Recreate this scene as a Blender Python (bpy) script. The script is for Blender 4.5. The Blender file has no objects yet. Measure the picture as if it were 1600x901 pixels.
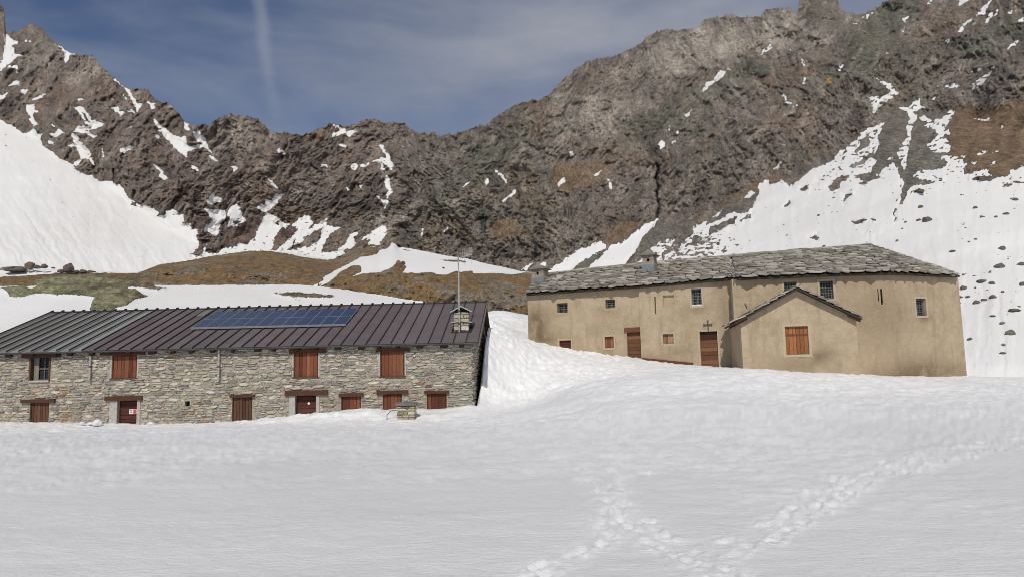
import bpy, math, random
import numpy as np
from mathutils import Vector, Matrix
random.seed(7)
SC = bpy.context.scene
COL = SC.collection

# ------------------------------------------------------------------ camera
F = 1164.0; W0 = 1600; H0 = 901
PITCH = math.radians(6.6); ROLL = math.radians(1.2)
CAM = np.array([0.0, 0.0, 1.6])
fwd = np.array([0, math.cos(PITCH), math.sin(PITCH)])
r0 = np.array([1.0, 0, 0]); u0 = np.array([0, -math.sin(PITCH), math.cos(PITCH)])
RT = math.cos(ROLL) * r0 - math.sin(ROLL) * u0
UP = math.sin(ROLL) * r0 + math.cos(ROLL) * u0
cam = bpy.data.objects.new('camera', bpy.data.cameras.new('camera'))
COL.objects.link(cam)
cam.data.sensor_width = 36.0; cam.data.lens = 36.0 * F / W0
cam.data.clip_start = 0.1; cam.data.clip_end = 6000
m = Matrix.Identity(4)
for i in range(3):
    m[i][0] = RT[i]; m[i][1] = UP[i]; m[i][2] = -fwd[i]; m[i][3] = CAM[i]
cam.matrix_world = m
SC.camera = cam

# ------------------------------------------------------------------ light
SUN_EL = math.radians(45); SUN_AZ = math.radians(180 + 7)      # behind the camera, a little to its left
sdir = Vector((math.sin(SUN_AZ) * math.cos(SUN_EL), math.cos(SUN_AZ) * math.cos(SUN_EL), math.sin(SUN_EL)))
sun = bpy.data.objects.new('sun', bpy.data.lights.new('sun', 'SUN'))
COL.objects.link(sun)
sun.data.energy = 2.6; sun.data.angle = math.radians(0.8); sun.data.color = (1.0, 0.95, 0.865)
sun.rotation_euler = sdir.to_track_quat('Z', 'Y').to_euler()
SC.view_settings.view_transform = 'Standard'; SC.view_settings.look = 'None'
SC.view_settings.exposure = 0.07; SC.view_settings.gamma = 1.0
SC.cycles.filter_width = 0.95; SC.cycles.max_bounces = 5; SC.cycles.diffuse_bounces = 3

class NT:
    """little node-tree writer"""
    def __init__(s, tree):
        s.t = tree; s.t.nodes.clear()
    def n(s, typ, _in=None, **kw):
        nd = s.t.nodes.new(typ)
        for k, v in kw.items(): setattr(nd, k, v)
        for k, v in (_in or {}).items():
            sock = nd.inputs[k]
            if isinstance(v, bpy.types.NodeSocket): s.t.links.new(v, sock)
            else: sock.default_value = v
        return nd
    def math(s, op, a, b=0.0, c=0.0, clamp=False):
        nd = s.n('ShaderNodeMath', {0: a, 1: b, 2: c}, operation=op); nd.use_clamp = clamp
        return nd.outputs[0]
    def mix(s, f, a, b, mode='MIX'):
        nd = s.n('ShaderNodeMix', data_type='RGBA', blend_type=mode)
        for idx, v in ((0, f), (6, a), (7, b)):
            if isinstance(v, bpy.types.NodeSocket): s.t.links.new(v, nd.inputs[idx])
            else: nd.inputs[idx].default_value = v if idx == 0 or len(v) == 4 else (*v, 1)
        return nd.outputs[2]
    def noise(s, scale, vec, detail=4, rough=0.6, out=0, dist=0.0):
        return s.n('ShaderNodeTexNoise', {'Vector': vec, 'Scale': scale, 'Detail': detail, 'Roughness': rough, 'Distortion': dist}).outputs[out]
    def ramp(s, f, lo, hi):
        return s.n('ShaderNodeMapRange', {0: f, 1: lo, 2: hi, 3: 0.0, 4: 1.0}, interpolation_type='SMOOTHSTEP').outputs[0]

world = bpy.data.worlds.new('World'); SC.world = world; world.use_nodes = True
w = NT(world.node_tree)
sky = w.n('ShaderNodeTexSky', sky_type='NISHITA', sun_disc=False, sun_elevation=SUN_EL, sun_rotation=SUN_AZ,
          altitude=2400, air_density=1.0, dust_density=0.6, ozone_density=1.0)
tc = w.n('ShaderNodeTexCoord'); gen = tc.outputs['Generated']
sep = w.n('ShaderNodeSeparateXYZ', {0: gen})
# thin high cloud: stretched noise on the direction vector, thicker to the right
mp = w.n('ShaderNodeMapping', {0: gen, 'Scale': (1.6, 1.6, 5.0), 'Rotation': (0.0, 0.5, 0.0)})
cn = w.noise(1.5, mp.outputs[0], 5, 0.5, dist=0.3)
cn2 = w.noise(6.0, mp.outputs[0], 5, 0.6, dist=0.6)
band = w.math('MULTIPLY', w.ramp(sep.outputs[0], -0.22, 0.12), 0.85)
cl = w.math('MULTIPLY', w.math('ADD', w.ramp(cn, 0.35, 0.68), band), w.math('ADD', w.math('MULTIPLY', cn2, 0.5), 0.5))
cl = w.math('MULTIPLY', cl, 0.62, clamp=True)
# old spread-out contrail running nearly straight up
ay = w.math('DIVIDE', sep.outputs[0], w.math('MAXIMUM', sep.outputs[1], 0.05))
el = w.math('DIVIDE', sep.outputs[2], w.math('MAXIMUM', sep.outputs[1], 0.05))
wob = w.math('MULTIPLY', w.math('SUBTRACT', w.noise(9.0, gen, 3, 0.5), 0.5), 0.03)
cx = w.math('ADD', w.math('MULTIPLY_ADD', el, -0.155, -0.267), wob)
dd = w.math('ABSOLUTE', w.math('SUBTRACT', ay, cx))
tr = w.math('SUBTRACT', 1.0, w.ramp(dd, 0.0, 0.016))
tr = w.math('MULTIPLY', tr, w.ramp(el, 0.30, 0.52))
tr = w.math('MULTIPLY', tr, w.math('MULTIPLY_ADD', w.noise(26.0, gen, 4, 0.7), 0.5, 0.05), clamp=True)
front = w.ramp(sep.outputs[1], 0.0, 0.2)
tr = w.math('MULTIPLY', tr, front)
skyc = w.mix(1.0, sky.outputs[0], (0.50, 0.56, 0.66), 'MULTIPLY')
c1 = w.mix(cl, skyc, (3.35, 3.5, 3.95))
c2 = w.mix(tr, c1, (3.9, 4.1, 4.6))
bg = w.n('ShaderNodeBackground', {0: c2, 1: 0.1})
w.n('ShaderNodeOutputWorld', {0: bg.outputs[0]})

# ------------------------------------------------------------------ numpy noise
_rng = np.random.RandomState(3)
_perm = np.concatenate([_rng.permutation(256)] * 3).astype(np.int32)
_grad = _rng.normal(size=(256, 3)); _grad /= np.linalg.norm(_grad, axis=1)[:, None]
_grad = _grad.astype(np.float32)
def perlin(p):
    p = np.asarray(p, dtype=np.float32)
    i = np.floor(p).astype(np.int32); f = p - i; i &= 255
    u = f * f * f * (f * (f * 6 - 15) + 10)
    out = None
    res = []
    for dx in (0, 1):
        for dy in (0, 1):
            for dz in (0, 1):
                h = _perm[_perm[_perm[i[..., 0] + dx] + i[..., 1] + dy] + i[..., 2] + dz]
                g = _grad[h]
                res.append(g[..., 0] * (f[..., 0] - dx) + g[..., 1] * (f[..., 1] - dy) + g[..., 2] * (f[..., 2] - dz))
    l = lambda a, b, t: a + (b - a) * t
    x00 = l(res[0], res[4], u[..., 0]); x01 = l(res[1], res[5], u[..., 0])
    x10 = l(res[2], res[6], u[..., 0]); x11 = l(res[3], res[7], u[..., 0])
    return l(l(x00, x10, u[..., 1]), l(x01, x11, u[..., 1]), u[..., 2]) * 1.5
def fbm(p, o=4, gain=0.5):
    a = 1.0; s = 0; q = np.asarray(p, dtype=np.float32)
    for k in range(o):
        s = s + a * perlin(q + k * 17.3); a *= gain; q = q * 2.03
    return s
def ridged(p, o=4, gain=0.5):
    a = 1.0; s = 0; q = np.asarray(p, dtype=np.float32)
    for k in range(o):
        s = s + a * (1 - 2 * np.abs(perlin(q + k * 11.7))); a *= gain; q = q * 2.03
    return s
def sstep(a, b, x):
    t = np.clip((x - a) / (b - a), 0, 1); return t * t * (3 - 2 * t)

# ------------------------------------------------------------------ pixel helpers (photo 1600x901)
def pdir(x, y):
    x = np.asarray(x, dtype=float)[..., None]; y = np.asarray(y, dtype=float)[..., None]
    return fwd * F + RT * (x - 800) + UP * (450.5 - y)
def at(x, y, D):
    d = pdir(x, y); return CAM + d * (np.asarray(D, dtype=float)[..., None] / d[..., 1:2])
def topx(P):
    v = P - CAM; dz = v @ fwd
    return 800 + F * (v @ RT) / dz, 450.5 - F * (v @ UP) / dz
def onplane(x, y, O, n):
    d = pdir(x, y); t = np.dot(O - CAM, n) / (d @ n); return CAM + d * t
def Z(x0, y0, s, pts): return [(x0 + a / s, y0 + b / s) for a, b in pts]
def polysd(X, Y, poly, R=26.0):
    poly = np.array(poly, dtype=np.float32)
    out = np.full(X.shape, -R, dtype=np.float32)
    mn = poly.min(0) - R; mx = poly.max(0) + R
    k = (X > mn[0]) & (X < mx[0]) & (Y > mn[1]) & (Y < mx[1])
    if not k.any(): return out
    x = X[k].astype(np.float32); y = Y[k].astype(np.float32)
    d = np.full(x.shape, 1e9, np.float32); ins = np.zeros(x.shape, bool)
    n = len(poly)
    for i in range(n):
        ax, ay_ = poly[i]; bx, by = poly[(i + 1) % n]
        ex, ey = bx - ax, by - ay_
        t = np.clip(((x - ax) * ex + (y - ay_) * ey) / (ex * ex + ey * ey + 1e-6), 0, 1)
        d = np.minimum(d, (x - ax - t * ex) ** 2 + (y - ay_ - t * ey) ** 2)
        if ay_ != by:
            c = ((ay_ > y) != (by > y)) & (x < (bx - ax) * (y - ay_) / (by - ay_) + ax)
            ins ^= c
    d = np.sqrt(d); out[k] = np.where(ins, d, -d)
    return np.clip(out, -R, R)
def union_sd(X, Y, polys, R=26.0):
    s = np.full(X.shape, -R, np.float32)
    for p in polys: s = np.maximum(s, polysd(X, Y, p, R))
    return s

# ------------------------------------------------------------------ object helpers
def tag(o, label=None, cat=None, group=None, kind=None):
    if label: o['label'] = label
    if cat: o['category'] = cat
    if group: o['group'] = group
    if kind: o['kind'] = kind
    return o
def empty(name, loc, label, cat, group=None):
    o = bpy.data.objects.new(name, None); COL.objects.link(o)
    o.location = Vector([float(a) for a in loc]); o.empty_display_size = 0.3
    return tag(o, label, cat, group)
def link(name, me, parent=None, mat=None):
    o = bpy.data.objects.new(name, me); COL.objects.link(o)
    if parent is not None:
        o.parent = parent
        pw = parent.location.copy() if parent.parent is None else Vector((0, 0, 0))
        o.matrix_parent_inverse = Matrix.Translation(-pw)
    if mat and not me.materials: me.materials.append(mat)
    return o
class MB:
    """collects polyhedra; build() links ONE mesh object"""
    def __init__(s): s.v = []; s.f = []; s.c = []
    def add(s, vs, fs, tone=None):
        b = len(s.v); s.v += [tuple(map(float, a)) for a in vs]; s.f += [tuple(b + i for i in f) for f in fs]
        s.c += [tone if tone else (1, 1, 1)] * len(vs)
        return s
    def hexa(s, p, tone=None):
        """8 points: bottom 0-3, top 4-7"""
        return s.add(p, [(0, 3, 2, 1), (4, 5, 6, 7), (0, 1, 5, 4), (1, 2, 6, 5), (2, 3, 7, 6), (3, 0, 4, 7)], tone)
    def box(s, fr, u0, u1, z0, z1, d0, d1, tone=None):
        """box in a facade frame: u along, z up, d outward"""
        q = [fr.p(u0, z0, d0), fr.p(u1, z0, d0), fr.p(u1, z1, d0), fr.p(u0, z1, d0),
             fr.p(u0, z0, d1), fr.p(u1, z0, d1), fr.p(u1, z1, d1), fr.p(u0, z1, d1)]
        return s.hexa(q, tone)
    def tube(s, a, b, r, n=8, r2=None):
        a = np.array(a, float); b = np.array(b, float); ax = b - a; ax /= np.linalg.norm(ax)
        t = np.array([0, 0, 1.0]) if abs(ax[2]) < .9 else np.array([1.0, 0, 0])
        x = np.cross(ax, t); x /= np.linalg.norm(x); y = np.cross(ax, x); r2 = r if r2 is None else r2
        vs = [a + r * (x * math.cos(k * 2 * math.pi / n) + y * math.sin(k * 2 * math.pi / n)) for k in range(n)]
        vs += [b + r2 * (x * math.cos(k * 2 * math.pi / n) + y * math.sin(k * 2 * math.pi / n)) for k in range(n)]
        fs = [(k, (k + 1) % n, n + (k + 1) % n, n + k) for k in range(n)] + [tuple(range(n))[::-1], tuple(range(n, 2 * n))]
        return s.add(vs, fs)
    def mesh(s, name, mat=None):
        me = bpy.data.meshes.new(name); me.from_pydata(s.v, [], s.f)
        at_ = me.color_attributes.new('Col', 'FLOAT_COLOR', 'POINT')
        at_.data.foreach_set('color', np.array([(*c, 1) for c in s.c], np.float32).ravel())
        if mat: me.materials.append(mat)
        me.update(); return me
    def build(s, name, mat, parent=None, bevel=0.0):
        me = s.mesh(name, mat)
        import bmesh
        bm = bmesh.new(); bm.from_mesh(me); bmesh.ops.recalc_face_normals(bm, faces=bm.faces)
        if bevel: bmesh.ops.bevel(bm, geom=bm.edges[:], offset=bevel, segments=1, affect='EDGES')
        bm.to_mesh(me); bm.free()
        return link(name, me, parent)
class Frame:
    """vertical facade: O world point, u horizontal unit vector, n outward unit"""
    def __init__(s, A, B):
        A = np.array(A, float); B = np.array(B, float); s.O = A.copy(); s.O[2] = 0
        d = (B - A); d[2] = 0; s.L = np.linalg.norm(d); s.u = d / s.L
        s.n = np.array([s.u[1], -s.u[0], 0.0])
    def p(s, u, z, d=0.0):
        q = s.O + s.u * u + s.n * d; q = q.copy(); q[2] = z; return q
    def uz(s, x, y, d=0.0):
        P = onplane(x, y, s.O + s.n * d, s.n); return float(np.dot(P - s.O, s.u)), float(P[2])
    def rect(s, x0, y0, x1, y1, d=0.0):
        xm = (x0 + x1) / 2; ym = (y0 + y1) / 2
        return s.uz(x0, ym, d)[0], s.uz(x1, ym, d)[0], s.uz(xm, y1, d)[1], s.uz(xm, y0, d)[1]
def smooth(me): me.polygons.foreach_set('use_smooth', np.ones(len(me.polygons), bool))
def gridmesh(name, P, mat, attrs=None, col=None, kind='structure', sm=True):
    nr, nc = P.shape[:2]
    me = bpy.data.meshes.new(name)
    me.vertices.add(nr * nc); me.vertices.foreach_set('co', P.reshape(-1).astype(np.float32))
    i = (np.arange(nr - 1)[:, None] * nc + np.arange(nc - 1)[None, :]).ravel()
    q = np.stack([i, i + 1, i + 1 + nc, i + nc], 1).astype(np.int32)
    nf = len(q)
    me.loops.add(nf * 4); me.polygons.add(nf)
    me.loops.foreach_set('vertex_index', q.ravel())
    me.polygons.foreach_set('loop_start', (np.arange(nf) * 4).astype(np.int32))
    me.polygons.foreach_set('loop_total', np.full(nf, 4, np.int32))
    me.update(calc_edges=True)
    for k, a in (attrs or {}).items():
        at_ = me.attributes.new(k, 'FLOAT', 'POINT'); at_.data.foreach_set('value', a.ravel().astype(np.float32))
    if col is not None:
        at_ = me.color_attributes.new('Col', 'FLOAT_COLOR', 'POINT')
        c4 = np.concatenate([col, np.ones(col.shape[:-1] + (1,))], -1)
        at_.data.foreach_set('color', c4.ravel().astype(np.float32))
    if sm: smooth(me)
    me.materials.append(mat)
    o = link(name, me); o['kind'] = kind
    return o

# ------------------------------------------------------------------ materials
def newmat(name):
    mt = bpy.data.materials.new(name); mt.use_nodes = True; return mt, NT(mt.node_tree)
def finish(t, base, rough, height=None, bdist=0.02, bstr=0.6, metal=0.0, spec=0.3, **extra):
    ins = {'Base Color': base, 'Roughness': rough, 'Metallic': metal, 'Specular IOR Level': spec}
    ins.update(extra)
    if height is not None:
        ins['Normal'] = t.n('ShaderNodeBump', {'Strength': bstr, 'Distance': bdist, 'Height': height}).outputs[0]
    b = t.n('ShaderNodeBsdfPrincipled', ins)
    t.n('ShaderNodeOutputMaterial', {0: b.outputs[0]})
def objpos(t): return t.n('ShaderNodeNewGeometry').outputs['Position']
def attr(t, name, out='Fac'): return t.n('ShaderNodeAttribute', attribute_name=name).outputs[out]

def mat_snow_ground():
    mt, t = newmat('ground_snow'); p = objpos(t)
    mp = t.n('ShaderNodeMapping', {0: p, 'Scale': (1.0, 2.2, 1.0)}).outputs[0]
    n1 = t.noise(5.0, mp, 5, 0.62); n2 = t.noise(28.0, mp, 3, 0.6); n3 = t.noise(0.35, p, 3, 0.5)
    h = t.math('ADD', t.math('ADD', n1, t.math('MULTIPLY', n2, 0.3)), t.math('MULTIPLY', t.noise(12.0, mp, 4, 0.7), 0.8))
    c = t.mix(t.ramp(n3, 0.3, 0.7), (0.755, 0.752, 0.752), (0.785, 0.782, 0.78))
    c = t.mix(attr(t, 'sun_bright'), c, (0.95, 0.945, 0.94))  # sunlit brightness of mid-ground and bank, painted into the snow colour
    c = t.mix(t.math('MULTIPLY', attr(t, 'track'), 0.95), c, (0.96, 0.96, 0.96))
    finish(t, c, 0.5, h, 0.05, 0.42, spec=0.3)
    return mt
def mat_terrain(name, bd, bs, fine):
    """rock colour from the vertex colour, snow where the snow attribute passes zero"""
    mt, t = newmat(name); p = objpos(t)
    col = attr(t, 'Col', 'Color'); sn = attr(t, 'snow')
    p = t.n('ShaderNodeMapping', {0: p, 'Scale': (1.0, 0.35, 1.0)}).outputs[0]
    n1 = t.noise(fine, p, 6, 0.7, dist=0.4)
    n2 = t.noise(fine * 4.0, p, 4, 0.7)
    vo = t.n('ShaderNodeTexVoronoi', {'Vector': p, 'Scale': fine * 0.8}, feature='DISTANCE_TO_EDGE').outputs[0]
    sm_ = t.n('ShaderNodeMapping', {0: p, 'Scale': (1.0, 0.3, 0.5), 'Rotation': (0.0, -0.6, 0.0)}).outputs[0]
    n3 = t.noise(fine * 2.2, sm_, 6, 0.75, dist=0.8)
    crk = t.ramp(t.math('ABSOLUTE', t.math('SUBTRACT', n3, 0.5)), 0.0, 0.045)
    v = t.math('MULTIPLY_ADD', n1, 2.0, t.math('MULTIPLY_ADD', n2, 2.0, -0.72))
    v = t.math('MULTIPLY', v, t.math('MULTIPLY_ADD', crk, 0.5, 0.5))
    rc = t.mix(1.0, col, t.n('ShaderNodeCombineColor', {0: v, 1: v, 2: v}).outputs[0], 'MULTIPLY')
    edge = t.math('ADD', sn, t.math('MULTIPLY', t.math('SUBTRACT', n1, 0.5), 1.6))
    mk = t.ramp(edge, -0.35, 0.35)
    sc = t.mix(t.ramp(t.noise(fine * .05, p, 4, .6), .3, .7), (0.74, 0.725, 0.70), (0.80, 0.79, 0.775))
    c = t.mix(mk, rc, sc)
    h = t.math('ADD', t.math('ADD', n1, t.math('MULTIPLY', n2, 0.4)), t.math('ADD', t.math('MULTIPLY', t.math('MINIMUM', vo, 0.25), 1.0), t.math('MULTIPLY', n3, 0.8)))
    h = t.math('MULTIPLY', h, t.math('SUBTRACT', 1.0, t.math('MULTIPLY', mk, 0.93)))
    finish(t, c, 0.85, h, bd, bs, spec=0.1)
    return mt
def mat_col(name, rough=0.85, fine=20.0, var=0.5, bd=0.02, bs=0.7, spec=0.2, metal=0.0, stretch=(1, 1, 1)):
    """vertex colour times grain"""
    mt, t = newmat(name); p = objpos(t)
    mp = t.n('ShaderNodeMapping', {0: p, 'Scale': stretch}).outputs[0]
    n1 = t.noise(fine, mp, 5, 0.65)
    v = t.math('MULTIPLY_ADD', t.math('SUBTRACT', n1, 0.5), var * 2.5, 1.0)
    rc = t.mix(1.0, attr(t, 'Col', 'Color'), t.n('ShaderNodeCombineColor', {0: v, 1: v, 2: v}).outputs[0], 'MULTIPLY')
    finish(t, rc, rough, n1, bd, bs, spec=spec, metal=metal)
    return mt
def mat_plain(name, c1, c2, rough=0.6, fine=10.0, bd=0.005, bs=0.4, metal=0.0, spec=0.4, stretch=(1, 1, 1)):
    mt, t = newmat(name); p = objpos(t)
    mp = t.n('ShaderNodeMapping', {0: p, 'Scale': stretch}).outputs[0]
    n1 = t.noise(fine, mp, 5, 0.65)
    finish(t, t.mix(t.ramp(n1, 0.3, 0.7), c1, c2), rough, n1, bd, bs, metal=metal, spec=spec)
    return mt
def mat_stucco():
    mt, t = newmat('lime_render'); p = objpos(t)
    n1 = t.noise(0.55, p, 5, 0.6, dist=0.6); n2 = t.noise(3.0, p, 5, 0.65); n3 = t.noise(16.0, p, 5, 0.7)
    nv = t.noise(1.5, t.n('ShaderNodeMapping', {0: p, 'Scale': (1.6, 1.6, 0.35)}).outputs[0], 5, 0.65)
    c = t.mix(t.ramp(n1, 0.35, 0.7), (0.41, 0.315, 0.208), (0.495, 0.392, 0.272))
    c = t.mix(t.math('MULTIPLY', t.ramp(n2, 0.42, 0.66), 0.5), c, (0.53, 0.44, 0.31))
    c = t.mix(t.math('MULTIPLY', t.ramp(nv, 0.48, 0.72), 0.5), c, (0.27, 0.205, 0.13))
    st = t.math('MULTIPLY', attr(t, 'Col', 'Color'), 1.0)
    sepc = t.n('ShaderNodeSeparateColor', {0: attr(t, 'Col', 'Color')}).outputs[0]
    stain = t.math('MULTIPLY', t.math('SUBTRACT', 1.0, sepc), t.ramp(t.math('ADD', t.math('MULTIPLY', n2, .5), t.math('MULTIPLY', n1, .5)), 0.30, 0.54), clamp=True)
    c = t.mix(stain, c, (0.19, 0.135, 0.085))
    c = t.mix(t.math('MULTIPLY', t.ramp(n3, 0.5, 0.8), 0.3), c, (0.26, 0.2, 0.135))
    h = t.math('ADD', t.math('MULTIPLY', n2, 1.0), t.math('MULTIPLY', n3, 0.35))
    finish(t, c, 0.92, h, 0.06, 0.9, spec=0.1)
    return mt
def mat_metal_roof():
    mt, t = newmat('painted_sheet_roof'); p = objpos(t)
    n1 = t.noise(1.2, p, 4, 0.6); n2 = t.noise(30, p, 3, 0.6)
    v = t.math('MULTIPLY_ADD', n1, 0.5, 0.75)
    rc = t.mix(1.0, attr(t, 'Col', 'Color'), t.n('ShaderNodeCombineColor', {0: v, 1: v, 2: v}).outputs[0], 'MULTIPLY')
    finish(t, rc, t.math('MULTIPLY_ADD', n1, 0.25, 0.42), n2, 0.002, 0.3, spec=0.35, metal=0.0)
    return mt
def mat_pv():
    mt, t = newmat('solar_glass'); p = t.n('ShaderNodeTexCoord').outputs['Generated']
    br = t.n('ShaderNodeTexBrick', {'Vector': p, 'Color1': (0.018, 0.03, 0.07, 1), 'Color2': (0.022, 0.036, 0.08, 1), 'Mortar': (0.12, 0.15, 0.22, 1),
             'Scale': 1.0, 'Mortar Size': 0.006, 'Brick Width': 0.1667, 'Row Height': 0.1}, offset=0.0)
    finish(t, br.outputs[0], 0.18, None, spec=0.5)
    return mt
M = dict(
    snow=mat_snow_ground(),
    mountain=mat_terrain('mountain_rock', 1.4, 1.0, 0.35),
    hill=mat_terrain('hill_turf_rock', 0.35, 1.0, 1.3),
    stone=mat_col('wall_stone', fine=14, var=0.55, bd=0.02),
    mortar=mat_plain('lime_mortar', (0.24, 0.205, 0.155), (0.46, 0.405, 0.32), 0.95, 9.0, 0.05, 0.9),
    slate=mat_col('roof_slate', fine=8, var=0.5, bd=0.02),
    stucco=mat_stucco(),
    wood=mat_col('weathered_wood', rough=0.7, fine=10, var=0.55, bd=0.006, stretch=(6, 6, 0.6)),
    beam=mat_col('lintel_wood', rough=0.8, fine=10, var=0.6, bd=0.01, stretch=(0.7, 3, 6)),
    roof=mat_metal_roof(), pv=mat_pv(),
    alu=mat_plain('aluminium', (0.5, 0.52, 0.55), (0.6, 0.62, 0.64), 0.35, metal=0.7),
    zinc=mat_plain('galvanised_pipe', (0.35, 0.33, 0.3), (0.5, 0.48, 0.45), 0.5, metal=0.3),
    greybar=mat_plain('grey_painted_bar', (0.13, 0.13, 0.135), (0.19, 0.19, 0.19), 0.6),
    iron=mat_plain('dark_iron', (0.03, 0.03, 0.035), (0.06, 0.06, 0.06), 0.6),
    glass=mat_plain('dark_glass', (0.02, 0.025, 0.03), (0.035, 0.045, 0.055), 0.5, spec=0.1, bs=0.0),
    surround=mat_plain('pale_surround', (0.42, 0.345, 0.235), (0.50, 0.42, 0.30), 0.9, 12.0, 0.01, 0.5),
    yellow=mat_plain('ochre_surround', (0.40, 0.31, 0.175), (0.47, 0.38, 0.23), 0.9, 12.0, 0.01, 0.5),
    jamb=mat_plain('concrete_jamb', (0.36, 0.34, 0.31), (0.48, 0.46, 0.42), 0.9, 8.0, 0.01, 0.5),
    rock=mat_col('boulder_rock', fine=5, var=0.6, bd=0.06),
    chim=mat_plain('chimney_render', (0.22, 0.185, 0.15), (0.38, 0.33, 0.265), 0.95, 6.0, 0.03, 0.9),
    lead=mat_plain('lead_flashing', (0.16, 0.18, 0.2), (0.24, 0.26, 0.29), 0.5),
    white=mat_plain('sign_white', (0.75, 0.73, 0.72), (0.8, 0.78, 0.77), 0.5, bs=0.0),
    red=mat_plain('sign_red', (0.55, 0.06, 0.09), (0.6, 0.08, 0.1), 0.5, bs=0.0),
    dark=mat_plain('interior_dark', (0.012, 0.011, 0.01), (0.02, 0.018, 0.015), 0.9, bs=0.0),
)

# ================================================================== TERRAIN
def ip(pts):
    xs = [p[0] for p in pts]; ys = [p[1] for p in pts]
    return lambda x: np.interp(x, xs, ys)

# ---- mountain ridge, apron and base lines (photo pixels)
ridge_pts = [(-700, 40), (-300, -40), (-60, 0), (0, 8), (7, 12), (9, 48), (14, 52), (24, 48), (30, 50), (36, 42), (41, 44), (48, 35), (56, 40), (66, 45), (76, 57), (92, 72),
             (110, 82), (118, 86), (135, 84), (143, 88), (160, 105), (178, 122), (187, 132), (200, 138), (205, 138), (222, 139), (232, 142), (240, 152), (250, 160), (262, 160),
             (272, 168), (285, 185), (290, 192), (303, 195), (308, 198), (316, 193), (328, 197), (334, 188), (347, 183), (358, 178), (372, 181), (388, 181), (402, 186), (412, 196), (424, 208),
             (440, 207), (455, 209), (470, 211), (485, 208), (500, 202), (510, 198), (514, 192), (527, 193), (540, 199), (560, 191), (572, 187), (585, 187), (600, 191), (612, 192), (625, 190),
             (632, 191), (640, 200), (655, 209), (664, 205), (668, 210), (678, 206), (684, 213), (700, 210), (712, 208), (730, 203), (745, 198), (760, 196), (772, 184), (790, 173),
             (806, 162), (815, 160), (840, 156), (855, 150), (880, 125), (900, 108), (919, 95), (940, 91), (961, 88), (985, 76), (1000, 70), (1012, 56), (1028, 50), (1040, 46), (1055, 48),
             (1076, 44), (1090, 44), (1096, 35), (1108, 27), (1122, 28), (1138, 21), (1150, 25), (1165, 27), (1188, 26), (1196, 15), (1215, 14), (1235, 11), (1240, 20), (1246, 18), (1249, 2),
             (1262, -14), (1290, -12), (1308, -4), (1313, 14), (1325, 20), (1338, 23), (1352, 21), (1366, 14), (1378, 6), (1387, 0), (1400, -12), (1450, -30), (1600, -60), (1900, -90), (2300, 0)]
ridge_f = ip(ridge_pts)
apron_f = ip([(-700, 180), (-200, 150), (0, 188), (60, 212), (115, 262), (150, 275), (200, 318), (250, 345), (310, 395), (430, 345), (520, 352), (600, 365), (700, 405), (850, 412), (1020, 345), (1100, 318), (1200, 282), (1300, 232), (1380, 190), (1480, 165), (1540, 190), (1600, 215), (2300, 160)])
base_f = ip([(-700, 480), (0, 472), (600, 470), (760, 500), (860, 570), (1000, 605), (1600, 610), (2300, 612)])
Db_f = ip([(-700, 150), (0, 150), (300, 175), (600, 200), (900, 190), (1200, 140), (1450, 108), (1700, 100), (2300, 110)])

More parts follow.
